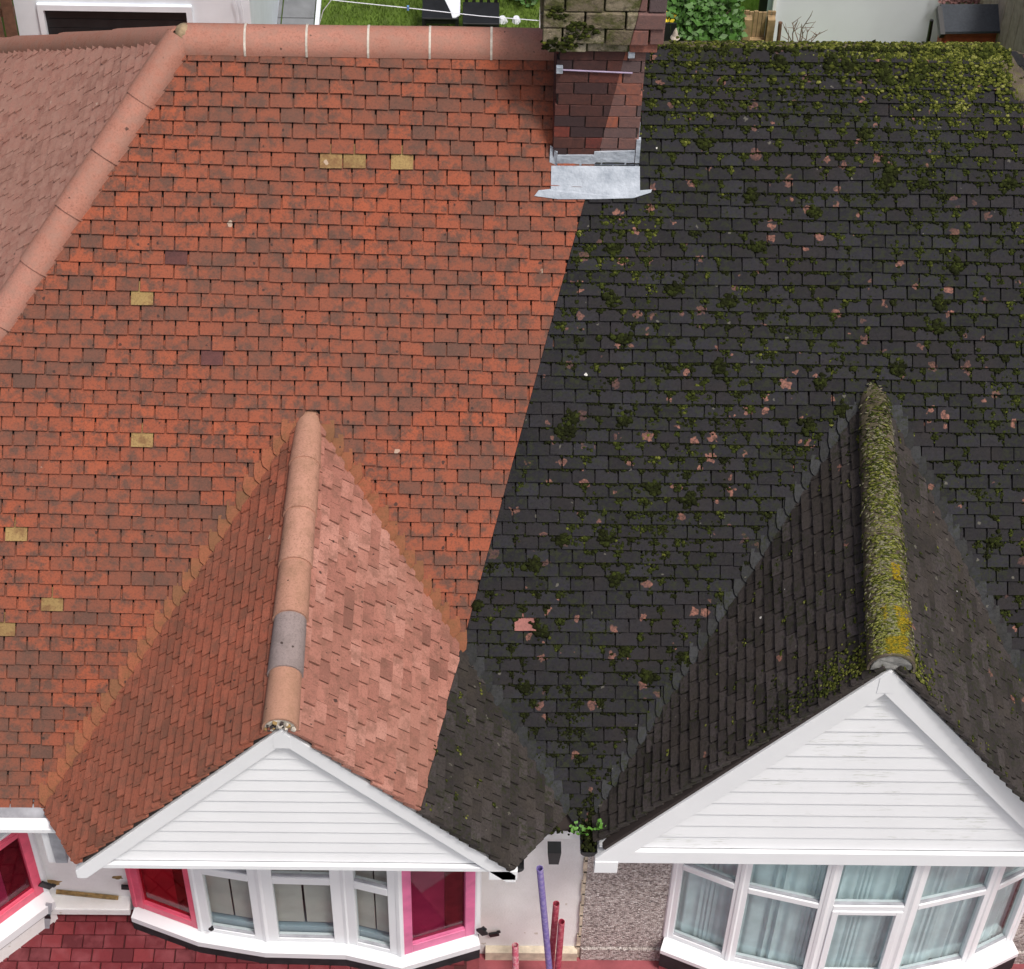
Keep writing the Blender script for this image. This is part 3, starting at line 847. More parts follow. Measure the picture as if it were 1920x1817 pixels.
# ------------------------------------------------------------------ chimney on the party line
YC = 3.13
chim = MB().bb(-.255, .31, YC+.012, YC+.62, 3.3, 4.66).build('chimney', M_mortar, houseL)
def chimney():
    p0, p1 = atY(1199, 0, YC), atY(1105, 350, YC)
    s0, s1 = (p0.x, p0.z), (p1.x, p1.z)
    lf = hp(s0, s1, (-3, 4)); rg = shift((-lf[0], -lf[1], -lf[2]), .001)
    bh = .0965; bw = .228; z = 3.60; i = 0
    while z < 4.64:
        off = (i % 2)*.5*bw+random.uniform(-.02, .02); k = -2
        while True:
            xa = -.265+off+(k)*bw; xb = xa+bw-.009; k += 1
            if xa > .32: break
            xa, xb = max(xa, -.265), min(xb, .32)
            if xb-xa < .02: continue
            pr = random.uniform(0, .006); rr = random.random()
            for reg, mt in ((lf, M_brickd), (rg, M_brickl)):
                q = clip([(xa, z), (xb, z), (xb, z+bh-.009), (xa, z+bh-.009)], *reg)
                if area(q) < .0004: continue
                MB().prism([V3((x, YC-pr, zz)) for x, zz in q], (0, .05, 0)).build('brick', mt, chim)
        # side faces
        for sx, mt in ((-.265, M_brickd), (.32, M_brickl)):
            ya = YC+.004+(i % 2)*.11
            for yb in (ya-.11, ya+.12, ya+.35):
                y0_, y1_ = max(yb, YC+.055), min(yb+.215, YC+.62)
                if y1_-y0_ > .03:
                    MB().bb(sx-.004 if sx < 0 else sx-.05, sx+.05 if sx < 0 else sx+.004, y0_, y1_, z, z+bh-.009).build('brick', mt, chim)
        z += bh; i += 1
    # corbelled mossy head
    MB().bb(-.33, .39, YC-.03, YC+.67, 4.66, 5.5).build('chimney_head', M_mortarm, chim)
    z = 4.665; i = 0
    while z < 5.4:
        pj = .0 if i == 0 else .035
        hh = .135 if i else .09
        k = 0; xa = -.34-pj+.0; 
        xs = [-.34-pj]
        x = xs[0]+(.13 if i % 2 else .27)
        while x < .39+pj: xs.append(x+random.uniform(-.015, .015)); x += .28
        xs.append(.395+pj)
        for a, b in zip(xs[:-1], xs[1:]):
            pr = random.uniform(-.008, .012)
            for reg, mt in ((lf, M_corbel), (rg, M_brickl)):
                q = clip([(a+.006, z), (b-.006, z), (b-.006, z+hh-.012), (a+.006, z+hh-.012)], *reg)
                if area(q) < .0005: continue
                o = MB().prism([V3((x_, YC-.045-pj-pr, zz)) for x_, zz in q], (0, .10, 0)).build('corbel_brick', mt, chim, bevel=.008)
        for sx in (-1, 1):
            xx = -.34-pj if sx < 0 else .395+pj
            for yb in (YC+.07, YC+.29, YC+.51):
                MB().bb(xx-.008 if sx < 0 else xx-.06, xx+.06 if sx < 0 else xx+.008, yb, yb+.205, z, z+hh-.012).build('corbel_brick', M_corbel if sx < 0 else M_brickl, chim, bevel=.006)
        z += hh; i += 1
    # wire strap and clips
    a, b = atY(1052, 131, YC-.015), atY(1186, 137, YC-.015)
    MB().tube([a, b], .006, 6).build('strap', basic('lilac_wire', (.30, .24, .36), .4), chim)
    for px, py in ((1049, 130), (1184, 101)):
        c = atY(px, py, YC-.02); MB().box(c, .045, .03, .055).build('strap_clip', M_lead, chim, bevel=.004)
    # lead: upstand, apron, turned-out ends
    fl = MB(); za, zb_ = 3.57, 3.735
    MB().prism([(-.235, YC-.012, za), (.30, YC-.012, za), (.30, YC-.012, zb_+.045), (.02, YC-.012, zb_+.03), (.018, YC-.012, zb_-.0), (-.235, YC-.012, zb_-.005)], (0, .012, 0)).build('lead_upstand', M_lead, chim)
    def onroof(u, v, n=.05): return MO+MU*u+MV*v+MN*n
    q0 = main_uv((0, YC-.015, (YC-.015)*TP))[1]
    pts = []
    pl = [(-.39, q0-.165), (-.22, q0-.185), (.05, q0-.18), (.30, q0-.17), (.42, q0-.13), (.43, q0-.108), (.345, q0-.115), (.34, q0+.05), (-.275, q0+.045), (-.275, q0-.115), (-.36, q0-.125)]
    top_, bot_ = [], []
    for u, v in pl: 
        hh = .056+random.uniform(0, .008); bot_.append(onroof(u, v, hh)); top_.append(onroof(u, v, hh+.006))
    MB().loft(bot_, top_).build('lead_apron', M_lead, chim)
    MB().prism([(-.29, YC-.03, 3.57), (-.235, YC-.03, 3.62), (-.235, YC-.02, 3.76), (-.285, YC+.02, 3.78)], (0, .02, 0)).build('lead_corner', M_lead, chim)
    # stepped side flashing on the right
    z = 3.62; y = YC
    for j in range(6):
        y0_ = YC+j*.11; zz = y0_*TP
        MB().bb(.326, .333, y0_, y0_+.125, zz+.02, zz+.20).build('lead_step', M_lead, chim)
    MB().bb(.305, .335, YC-.014, YC+.02, 3.63, 3.88).build('lead_step', M_lead, chim)
chimney()

# ------------------------------------------------------------------ eaves: gutters
def gutter(P0, P1, r, mat, house, name='gutter', n=9):
    P0, P1 = V3(P0), V3(P1); d = (P1-P0).normalized(); sd = d.cross(V3((0, 0, 1))).normalized()
    mb = MB(); vs = []
    for Q in (P0, P1):
        for rr in (r, r-.006):
            for j in range(n):
                a = math.pi+math.pi*j/(n-1); vs.append(Q+sd*(rr*math.cos(a))+V3((0, 0, rr*math.sin(a))))
    fs = []
    for j in range(n-1): fs += [(j, j+1, 2*n+j+1, 2*n+j), (n+j+1, n+j, 3*n+j, 3*n+j+1)]
    fs += [(0, 2*n, 3*n, n), (n-1, 2*n-1, 4*n-1, 3*n-1)]
    fs += [tuple(range(n-1, -1, -1)), tuple(2*n+j for j in range(n))]
    return mb.add(vs, fs).build(name, mat, house)
gx0, gx1 = GL['R']['vfoot'].x+.25, GR['L']['vfoot'].x
gut = gutter((gx0, -.085, -.035), (.62, -.085, -.045), .058, M_black, houseR)
MB().bb(-.62, PARTY, .02, .05, -.18, -.02).build('eave_fascia', M_white, houseL)
MB().bb(PARTY+.003, .6, .02, .05, -.18, -.02).build('eave_fascia', M_black, houseR)
c = atY(1040, 1578, -.09)
MB().prism([(c.x-.05, -.15, -.10), (c.x+.05, -.15, -.10), (c.x+.036, -.15, -.26), (c.x-.036, -.15, -.26)], (0, .1, 0)).build('gutter_outlet', M_black, houseR)
# gutters along the eaves of the gables
q = GR['L']; gutter(q['base']+V3((-.095, .02, -.09)), V3((q['base'].x-.095, .06, q['base'].z-.085)), .062, M_black, houseR)
q = GL['R']; gutter(q['base']+V3((.05, .02, -.08)), V3((q['base'].x+.05, .3, q['base'].z-.075)), .055, M_black, houseL)
# white gutter, soffit and grey corner trim over the far left bay
a, b = atY(-80, 1543, -.12), atY(112, 1549, -.12)
MB().bb(a.x, b.x, -.17, -.07, a.z-.05, a.z).build('eave_gutter', M_white, houseL, bevel=.006)
MB().bb(a.x, b.x-.03, -.06, .3, a.z-.075, a.z-.055).build('eave_soffit', M_grey, houseL)
MB().bb(b.x-.10, b.x-.01, -.12, -.05, a.z-.55, a.z-.05).build('corner_trim', M_grey, houseL, bevel=.004)
MB().bb(b.x-.16, b.x-.105, -.10, -.05, a.z-.58, a.z-.10).build('corner_trim', M_white, houseL, bevel=.006)
MB().bb(a.x, b.x-.17, -.02, .02, a.z-.22, a.z-.13).build('eave_fascia', M_white, houseL, bevel=.004)

# ------------------------------------------------------------------ bay windows
def rail(mb, a, b, z0, z1, t0, t1, n):      # a,b: 2-D corner points; n: outward normal; t: distances outwards
    a3, b3 = V3((a[0], a[1], 0)), V3((b[0], b[1], 0)); n3 = V3((n[0], n[1], 0))
    pts = [a3+n3*t0+V3((0, 0, z0)), b3+n3*t0+V3((0, 0, z0)), b3+n3*t1+V3((0, 0, z0)), a3+n3*t1+V3((0, 0, z0))]
    mb.prism(pts, (0, 0, z1-z0))
def facet(bay, a, b, zt, zs, ztr, mfr, mglass, inner, jamb=.055, rl=.06, tr=.07, inset=0.0, name='window_frame'):
    a, b = V3((*a, 0)), V3((*b, 0)); d = (b-a).normalized(); L = (b-a).length
    n = V3((d.y, -d.x, 0))
    if n.y > 0: n = -n
    P2 = lambda s: (a+d*s)[:2]
    m = MB()
    rail(m, P2(.004), P2(jamb), zs, zt, -.05, .012, n)
    rail(m, P2(L-jamb), P2(L-.004), zs, zt, -.05, .012, n)
    rail(m, P2(jamb), P2(L-jamb), zs, zs+rl, -.05, .010, n)
    rail(m, P2(jamb), P2(L-jamb), zt-rl, zt, -.05, .010, n)
    fr = m.build(name, mfr, bay, bevel=.004)
    if tr <= 0: ztr = zt-rl; tr = 0
    tm_ = MB(); rail(tm_, P2(jamb), P2(L-jamb), ztr-tr/2, ztr+tr/2, -.05, .016, n); tr and tm_.build('transom', mfr, bay, bevel=.005)
    lo, hi = (zs+rl, ztr-tr/2), (ztr+tr/2, zt-rl)
    if inset:
        m = MB()
        for z0, z1 in (lo,):
            rail(m, P2(jamb), P2(jamb+inset), z0, z1, -.035, .026, n); rail(m, P2(L-jamb-inset), P2(L-jamb), z0, z1, -.035, .026, n)
            rail(m, P2(jamb+inset), P2(L-jamb-inset), z0, z0+inset, -.035, .025, n); rail(m, P2(jamb+inset), P2(L-jamb-inset), z1-inset, z1, -.035, .025, n)
        m.build('sash', mfr, bay, bevel=.004)
    for z0, z1 in (lo, hi):
        if z1-z0 < .03: continue
        m = MB(); rail(m, P2(jamb), P2(L-jamb), z0, z1, -.028, -.022, n); m.build('pane', mglass, bay)
        m = MB()
        g_ = .013
        rail(m, P2(jamb), P2(L-jamb), z0, z0+g_, -.02, .002, n)
        m.build('glazing_gasket', M_grey if mfr is M_white else mfr, bay)
    if inner == 'curtain':
        m = MB(); k = max(16, int(L/.013)); vs = []; ph = random.random()*6
        for i in range(k+1):
            s = .01+(L-.02)*i/k
            off = -.095+.02*math.sin(s*52+ph+2.6*math.sin(s*13+ph))*(.6+.4*math.sin(s*9+ph*2))+.009*math.sin(s*117+3*math.sin(s*23))
            for z in (zs-.06, zt): 
                p = a+d*s+n*off; vs.append((p.x, p.y, z))
        fs = [(2*i, 2*i+2, 2*i+3, 2*i+1) for i in range(k)]
        m.add(vs, fs).build('curtain', M_curtain, bay, smooth=True)
        m = MB(); rail(m, P2(0), P2(L), zs-.1, zt, -.5, -.49, n); m.build('room_shade', M_black, bay)
    elif inner == 'blind':
        m = MB(); rail(m, P2(0), P2(L*.47), zs+.14, zt, -.10, -.09, n); rail(m, P2(L*.50), P2(L), zs+.14, zt, -.10, -.09, n); m.build('blind', M_blind, bay)
        m = MB(); rail(m, P2(0), P2(L), zs, zs+.10, -.30, -.07, n); m.build('inner_sill', M_blue, bay)
        m = MB(); rail(m, P2(0), P2(L), zs, zt, -.32, -.31, n); m.build('room_shade', M_black, bay)
    else:
        m = MB(); rail(m, P2(.02), P2(L*.62), zs+.02, zt, -.085, -.075, n); m.build('blind', M_dim, bay)
        m = MB(); rail(m, P2(L*.62), P2(L-.02), zs+.02, zt, -.075, -.06, n); m.build('curtain', M_brownstrip, bay)
    # head and floor boards closing the bay
    return n
def bay(house, cs, zt, zs, ztr, styles, zbase, sillw, sillh, mbase, band, name):
    by = MB()
    # core: lid and floor of the bay as one flat body under the soffit
    pts = [(x, y, zt) for x, y in cs]+[(cs[-1][0], WALLY+.05, zt), (cs[0][0], WALLY+.05, zt)]
    by.prism(pts, (0, 0, .03))
    root = by.build(name, M_white, house)
    for i in range(len(cs)-1):
        st = styles[i]; facet(root, cs[i], cs[i+1], zt, zs, ztr, **st)
    # corner posts
    for i in range(len(cs)):
        m = MB(); x, y = cs[i]
        mt = styles[min(i, len(styles)-1)]['mfr'] if i < len(styles) and styles[i]['mfr'] is styles[max(0, i-1)]['mfr'] else M_white
        m.tube([(x, y+.012, zs), (x, y+.012, zt)], .034, 8); m.build('corner_post', mt, root)
    # sill: offset outwards
    def off(d):
        o = []
        for i, (x, y) in enumerate(cs):
            p = V3((x, y)); nn = V3((0, 0))
            for j in (i-1, i):
                if 0 <= j < len(cs)-1:
                    e = V3((cs[j+1][0]-cs[j][0], cs[j+1][1]-cs[j][1])).normalized(); nn += V3((e.y, -e.x))
            nn.normalize(); o.append(p+nn*d)
        return o
    so_ = off(sillw)
    m = MB()
    base = [V3((p.x, p.y)) for p in so_]
    for i in range(len(cs)-1):
        a, b = base[i], base[i+1]; c_, d_ = V3(cs[i+1])*1, V3(cs[i])*1
        m.loft([V3((a.x, a.y, zs-sillh)), V3((b.x, b.y, zs-sillh)), V3((c_[0], c_[1]+.04, zs-sillh)), V3((d_[0], d_[1]+.04, zs-sillh))],
               [V3((a.x, a.y, zs-.03)), V3((b.x, b.y, zs-.03)), V3((c_[0], c_[1]+.04, zs+.002)), V3((d_[0], d_[1]+.04, zs+.002))])
    m.build('sill', M_white, root)
    for kk, (z1, z0, mt, dd) in enumerate(((zs-sillh, zs-sillh-band, M_blackpaint, sillw*.93), (zs-sillh-band, zbase, mbase, sillw*.8))):
        o = off(dd); m = MB()
        m.prism([V3((p.x, p.y, z0)) for p in o]+[V3((cs[-1][0], WALLY+.02, z0)), V3((cs[0][0], WALLY+.02, z0))], (0, 0, z1-z0))
        m.build('plinth_band' if kk == 0 else 'bay_base_wall', mt, root)
    return root
W_ = dict(mfr=M_white, mglass=M_glass, inner='curtain')
cur = lambda **k: dict(mfr=M_white, mglass=M_glass, inner='curtain', **k)
bld = lambda **k: dict(mfr=M_white, mglass=M_glass, inner='blind', **k)
ztR = -.93
csR = [(.81, .262), (1.293, .054), (1.925, -.10), (2.576, -.102), (3.217, .061), (3.6, .262)]
bay(houseR, csR, -.18, -2.06, ztR, [cur(), cur(), cur(inset=.05), cur(), cur()], GND-.02, .13, .08, M_pinkwall, .22, 'bay_window')
yb = -.08
zsL = atY(575, 1758, yb).z-.05
cl = [atZ(256, 1697, zsL), atZ(378, 1742, zsL), atZ(500, 1762, zsL), atZ(652, 1766, zsL), atZ(752, 1790, zsL), atZ(893, 1748, zsL)]
csL = [(p.x, p.y) for p in cl]
pf = dict(mfr=M_pink, mglass=M_pglass, inner='room', jamb=.075, rl=.09, tr=0)
pm = dict(mfr=M_pink2, mglass=M_mglass, inner='room', jamb=.095, rl=.11, tr=0)
ztL = .40
ztrL = atY(575, 1650, yb).z
bayL = bay(houseL, csL, ztL, zsL, ztrL, [pf, bld(jamb=.085, rl=.05, tr=.09), bld(jamb=.10, rl=.05, tr=.09), bld(jamb=.085, rl=.05, tr=.09), pm], TER-.3, .10, .10, M_pinkwall, .15, 'bay_window')
# the bay at the far left: one taped window that faces away from the wall
wz = atY(82, 1664, WALLY).z
pa, pb = atZ(84, 1668, wz), atZ(-60, 1775, wz)
cs3 = [(pb.x, pb.y), (pa.x, min(pa.y, WALLY))]
bay(houseL, cs3, wz+1.0, wz, wz+.96, [dict(mfr=M_pink, mglass=M_mglass, inner='room', jamb=.09, rl=.10, tr=.02)], TER-.05, .12, .13, M_wall, .02, 'bay_window')
# pale ledge and loose strip beside it
a, b = atY(100, 1690, WALLY-.05), atY(240, 1692, WALLY-.05)
MB().bb(a.x-.1, b.x+.02, WALLY-.12, WALLY+.01, a.z-.09, a.z).build('wall_ledge', M_wall, houseL, bevel=.01)
MB().bar(atY(105, 1672, WALLY-.02), atY(222, 1684, WALLY-.02), .025, .03).build('ledge_stain', M_stain, houseL)

# ------------------------------------------------------------------ loose things by the walls
def scaff(p_top, y, p_bot_px, mat, label, rad=.0255):
    a = atY(*p_top, y); b = atZ(*p_bot_px, GND+.008)
    e = empty('scaffold_tube', b, label, 'tube', 'scaffold tubes standing by the white wall')
    d = (a-b).normalized(); x = d.orthogonal().normalized(); z = d.cross(x); n = 14; m = MB(); vs = []
    for rr, q in ((rad, b), (rad, a), (rad*.84, a), (rad*.84, a-d*.12)):
        vs += [q+x*(rr*math.cos(2*math.pi*j/n))+z*(rr*math.sin(2*math.pi*j/n)) for j in range(n)]
    fs = [(i*n+j, i*n+(j+1) % n, (i+1)*n+(j+1) % n, (i+1)*n+j) for i in range(3) for j in range(n)]
    fs.append(tuple(range(n-1, -1, -1)))
    m.add(vs, fs).build('pipe', mat, e, smooth=True)
    m = MB(); m.add([a-d*.1+x*(rad*.84*math.cos(2*math.pi*j/n))+z*(rad*.84*math.sin(2*math.pi*j/n)) for j in range(n)], [tuple(range(n))]).build('bore', M_hole, e)
scaff((1012, 1628), -.25, (1036, 1880), M_purple, 'long purple scaffold tube leaning by the white wall')
scaff((1043, 1694), -.1, (1028, 1870), M_redtube, 'dark red scaffold tube just behind the purple one')
scaff((1053, 1728), -.18, (1040, 1890), M_redtube, 'shorter red scaffold tube beside the dark red one')
scaff((966, 1772), -.3, (970, 1960), M_pinktube, 'short pink flaking scaffold tube by the taped window')
def clip_piece(px, py, y, sx, sz, rot, label):
    c = atY(px, py, y); u_ = V3((math.cos(rot), 0, math.sin(rot))); w_ = V3((-math.sin(rot), 0, math.cos(rot)))
    e = empty('bracket', c, label, 'bracket')
    MB().box(c, sx, .02, sz, u_, V3((0, 1, 0)), w_).build('plate', M_black, e, bevel=.004)
    MB().box(c+u_*sx*.55+w_*sz*.2+V3((0, .01, 0)), sx*.35, .016, sz*.5, u_, V3((0, 1, 0)), w_).build('tab', M_black, e, bevel=.003)
s5 = csL[5]
clip_piece(904, 1747, s5[1]-.06, .055, .1, .5, 'black bracket at the corner of the magenta window sill')
clip_piece(926, 1752, WALLY-.03, .08, .05, .35, 'black bracket against the white wall beside the magenta window')
clip_piece(243, 1664, WALLY-.04, .13, .055, -.1, 'black bracket on the white wall left of the bow window')
clip_piece(396, 1742, csL[1][1]-.10, .032, .032, .8, 'small black diamond bracket on the white bow sill')
clip_piece(86, 1660, WALLY-.06, .1, .07, -.6, 'black bracket under the grey corner trim')
for px, py, w_ in ((220, 1646, .10), (100, 1655, .14)):
    c = atY(px, py, WALLY-.004); m = MB(); pts = []
    for j in range(14):
        a_ = 2*math.pi*j/14; rr = w_*random.uniform(.3, .6); pts.append(c+V3((rr*math.cos(a_), 0, rr*.55*math.sin(a_))))
    m.prism(pts, (0, .006, 0)).build('wall_patch', M_stain, houseL)
a, b = atY(92, 1694, WALLY-.14), atY(82, 1782, WALLY-.2)
e = empty('loose_strip', b, 'thin grey strip hanging in front of the red paving', 'strip')
MB().bar(a, b, .05, .012, V3((0, -1, 0))).build('batten', M_grey, e)
c = a.lerp(b, .25); MB().box(c+V3((0, -.01, 0)), .045, .012, .05).build('clip', M_black, e)
# ragged filler beside the taped windows
for (px, py0, py1, mt) in ((258, 1628, 1668, M_stain), (888, 1640, 1735, M_cream)):
    for j in range(9):
        c = atY(px+(j-4)*.8, py0+(py1-py0)*j/8, WALLY-.012)
        MB().box(c, .03+random.random()*.02, .03, .06).build('filler_edge', mt, houseL)

# ------------------------------------------------------------------ moss
ICO_V = []
ph_ = (1+5**.5)/2
for a, b in ((-1, ph_), (1, ph_), (-1, -ph_), (1, -ph_)): ICO_V.append((a, b, 0))
for a, b in ((-1, ph_), (1, ph_), (-1, -ph_), (1, -ph_)): ICO_V.append((0, a, b))
for a, b in ((ph_, -1), (ph_, 1), (-ph_, -1), (-ph_, 1)): ICO_V.append((a, 0, b))
ICO_V = np.array(ICO_V)/math.hypot(1, ph_)
ICO_F = np.array([(0, 11, 5), (0, 5, 1), (0, 1, 7), (0, 7, 10), (0, 10, 11), (1, 5, 9), (5, 11, 4), (11, 10, 2), (10, 7, 6), (7, 1, 8), (3, 9, 4), (3, 4, 2), (3, 2, 6), (3, 6, 8), (3, 8, 9), (4, 9, 5), (2, 4, 11), (6, 2, 10), (8, 6, 7), (9, 8, 1)])
def SPLIT_OUT(u, v): return redH[0]*u+redH[1]*v <= redH[2]+.012*math.hypot(redH[0], redH[1])
def T_IS_MAIN(U): return abs(U[0]-1) < 1e-6
class Moss:
    def __init__(s): s.c = []; s.ax = []; s.col = []
    def blob(s, c, U, V, N, a, b, h, col):
        if T_IS_MAIN(U) and -.42 < c[0] < .44 and YC-.20 < c[1] < YC+.05: return
        if T_IS_MAIN(U) and SPLIT_OUT(c[0], V3(c).dot(MV)): return
        s.c.append(tuple(c)); s.ax.append((tuple(U*a), tuple(V*b), tuple(N*h))); s.col.append(col)
    def build(s, name, label):
        n = len(s.c); C = np.array(s.c); AX = np.array(s.ax); K = np.array(s.col)
        jit = RNG.uniform(.62, 1.38, (n, 12, 1))
        vv = (ICO_V[None]*jit)@AX+C[:, None, :]
        ff = (ICO_F[None]+(np.arange(n)*12)[:, None, None]).reshape(-1, 3)
        me = bpy.data.meshes.new(name)
        me.vertices.add(n*12); me.vertices.foreach_set('co', vv.reshape(-1).astype(np.float32))
        me.loops.add(len(ff)*3); me.loops.foreach_set('vertex_index', ff.reshape(-1).astype(np.int32))
        me.polygons.add(len(ff)); me.polygons.foreach_set('loop_start', (np.arange(len(ff))*3).astype(np.int32))
        me.polygons.foreach_set('loop_total', np.full(len(ff), 3, np.int32))
        me.update(calc_edges=True)
        at = me.color_attributes.new('col', 'FLOAT_COLOR', 'POINT')
        kk = np.concatenate([np.repeat(K, 12, 0), np.ones((n*12, 1))], 1)
        at.data.foreach_set('color', kk.reshape(-1).astype(np.float32))
        me.materials.append(M_moss)
        o = bpy.data.objects.new(name, me); COL.objects.link(o)
        return tag(o, label, 'moss', None, 'stuff')
DK, OL, GR_, YG, YE = (.010, .012, .004), (.024, .031, .007), (.047, .062, .011), (.14, .155, .026), (.42, .29, .015)
def mixc(a, b, t): return tuple(a[i]+(b[i]-a[i])*t for i in range(3))
def mosscol(bright):
    t = max(0, min(1.35, bright+random.gauss(0, .22)))
    if t > 1: return mixc(YG, (.30, .31, .085), (t-1)/.35)
    if t < .33: return mixc(DK, OL, t*3)
    if t < .66: return mixc(OL, GR_, (t-.33)*3)
    return mixc(GR_, YG, (t-.66)*3)
def vnoise(x, y, seed=0):
    def h(i, j): return math.modf(math.sin(i*127.1+j*311.7+seed*74.7)*43758.5453)[0] % 1
    i, j = math.floor(x), math.floor(y); fx, fy = x-i, y-j; fx = fx*fx*(3-2*fx); fy = fy*fy*(3-2*fy)
    return (h(i, j)*(1-fx)+h(i+1, j)*fx)*(1-fy)+(h(i, j+1)*(1-fx)+h(i+1, j+1)*fx)*fy
def gauss2(u, v, pt, su, sv): return math.exp(-((u-pt[0])/su)**2-((v-pt[1])/sv)**2)
hot = [(main_uv(atM(1160, 440)), .42, .6, .9, .15), (main_uv(atM(1830, 180)), .6, .45, 1.4, .5), (main_uv(atM(1020, 1420)), .4, .4, .7, -.2), (main_uv(atM(1250, 150)), .5, .45, .5, .2),
       (main_uv(atM(1830, 760)), .5, .6, .35, 0), (main_uv(atM(1000, 1250)), .5, .6, .3, -.1)]
ms = Moss()
def clump(T, u, v, n0, su, sv, k, bright, rr=(.005, .011)):
    for _ in range(k):
        a = random.gauss(0, su); b = random.gauss(0, sv); r_ = random.uniform(*rr)
        ms.blob(T.p(u+a, v+b, n0+r_*random.uniform(.1, .7)), T.U, T.V, T.N, r_*random.uniform(.9, 1.7), r_*random.uniform(.9, 1.5), r_*random.uniform(.7, 1.1), mosscol(bright))
for it in td.items:
    if SPLIT_OUT(it['uc']+it['hw'], it['v0']+it['g']*.7) or random.random() < .04: continue
    u, v0, g_ = it['uc'], it['v0'], it['g']
    dens, br = .16+.95*vnoise(u*1.9, v0*1.9, 3)**1.6, .24+.12*(v0/VR)
    for p_, su, sv, am, b_ in hot:
        w_ = gauss2(u, v0, p_, su, sv); dens += am*w_; br += b_*w_
    ntop = T_h = td.hgt(it, v0+g_*.8)+TT
    if random.random() < dens*1.05:      # in the side joint, thicker up under the next course
        sz = random.uniform(.35, 1.3)*random.choice((1, 1, 1, 1.45))*(1+.35*max(0, dens-.8))
        clump(td, u+it['hw']+.003+random.gauss(0, .006), v0+g_*random.uniform(.6, .95), ntop, .017*sz, .022*sz, int(8+15*sz*min(1.5, dens+.3)), br+random.gauss(0, .14), (.005, .0125))
        if random.random() < .07+.08*max(0, dens-.7): clump(td, u+it['hw']+random.gauss(0, .02), v0+g_*random.uniform(.5, 1), ntop+.004, .026, .024, 55, br-.12, (.008, .018))
        if random.random() < .35: clump(td, u+it['hw']+.003, v0+g_*.35, ntop+.004, .005, .025, 6, br-.05)
    if random.random() < dens*1.2+.12:        # along the foot of the course above
        uu = u+random.uniform(-.08, .08); ln = random.uniform(.012, .085)
        clump(td, uu, v0+g_*.97, ntop-.002, ln, .0065, int(6+ln*330), br-.2)
    if random.random() < max(0, dens-.62)*.9:   # on the face of the tile
        clump(td, u+random.uniform(-.07, .07), v0+g_*random.uniform(.2, .8), ntop+.003, .022, .018, random.randint(8, 22), br+.05)
# moss along the ridge of the mossy house
for _ in range(5200):
    x = random.uniform(.36, RHT.x+.03); a = random.gauss(118, 30)
    t = (x-.36)/(RHT.x-.36)
    if random.random() > .30+.75*t*t+.35*vnoise(x*3, 2.2, 5) or a < 40 or a > 195: continue
    rr = .122; c = V3((x, RIDGE_Z/TP-rr*math.cos(R(180-a)), RIDGE_Z-.125+.025*t+rr*math.sin(R(a))))
    r_ = random.uniform(.005, .012); n_ = V3((0, math.cos(R(a)), math.sin(R(a))))
    low = max(0, (a-110)/80)
    ms.blob(c, V3((1, 0, 0)), V3((1, 0, 0)).cross(n_), n_, r_*1.5, r_*1.2, r_*.8, mosscol(1.0-.85*low-.3*(1-t)+.6*t*low))
for _ in range(1500):          # upper courses under the ridge
    u = random.uniform(.4, RHT.x+.1); v = VR-abs(random.gauss(0, .16))-.1
    t = (u-.4)/2.5
    if random.random() > .18+.85*t**2: continue
    r_ = random.uniform(.005, .012)
    ms.blob(td.p(u, v, .062), td.U, td.V, td.N, r_*1.7, r_*1.2, r_*.7, mosscol(.36+.55*t))
# right hip of the mossy house
for _ in range(500):
    t = random.random(); c = RHT.lerp(RHB, t); a = random.uniform(30, 150); sd_ = (RHB-RHT).normalized().cross(V3((0, 0, 1))).normalized()
    n_ = (sd_*math.cos(R(a))+V3((0, 0, 1))*math.sin(R(a))).normalized(); r_ = random.uniform(.005, .01)
    ms.blob(c+n_*.115-V3((0, 0, .10)), sd_, (RHB-RHT).normalized(), n_, r_*1.2, r_*1.6, r_*.7, mosscol(random.choice((.3, .7, 1.0))))
# gable ridge of the mossy house: fringes of moss lying across the tiles
A, B = GR['A'], GR['B']; ax = (B-A).normalized(); sd_ = ax.cross(V3((0, 0, 1))).normalized()
Lr = (B-A).length
for _ in range(10500):
    t = random.random()**.8; a = random.gauss(88, 34)
    if a < -5 or a > 185: continue
    den = (.16+.62*t)*(1.0 if 50 < a < 135 else .65)*(.45+.9*vnoise(t*9, a/28, 8))
    if random.random() > den: continue
    n_ = sd_*math.cos(R(a))+V3((0, 0, 1))*math.sin(R(a)); tg = ax.cross(n_)
    c = A.lerp(B, t*1.005)+V3((0, 0, -.028))+n_*(.112*(1.05+.34*t)+.004*random.random())
    r_ = random.uniform(.003, .0065); tw = random.gauss(0, .3)
    u_ = (tg*math.cos(tw)+ax*math.sin(tw)).normalized(); v_ = n_.cross(u_)
    br = .60+.6*t+random.gauss(0, .16)-(.25 if a > 140 or a < 35 else 0)
    col = mosscol(br)
    if t > .84 and 70 < a < 158 and vnoise(t*14, a/30, 2) > .30: col = mixc(YG, YE, random.random())
    elif .69 < t < .75 and 98 < a < 122: col = mixc(YE, YG, random.random()*.5)
    elif random.random() < .22: col = (.27, .26, .17)
    ms.blob(c, u_, v_, n_, r_*random.uniform(2.0, 4.2), r_, r_*.9, col)
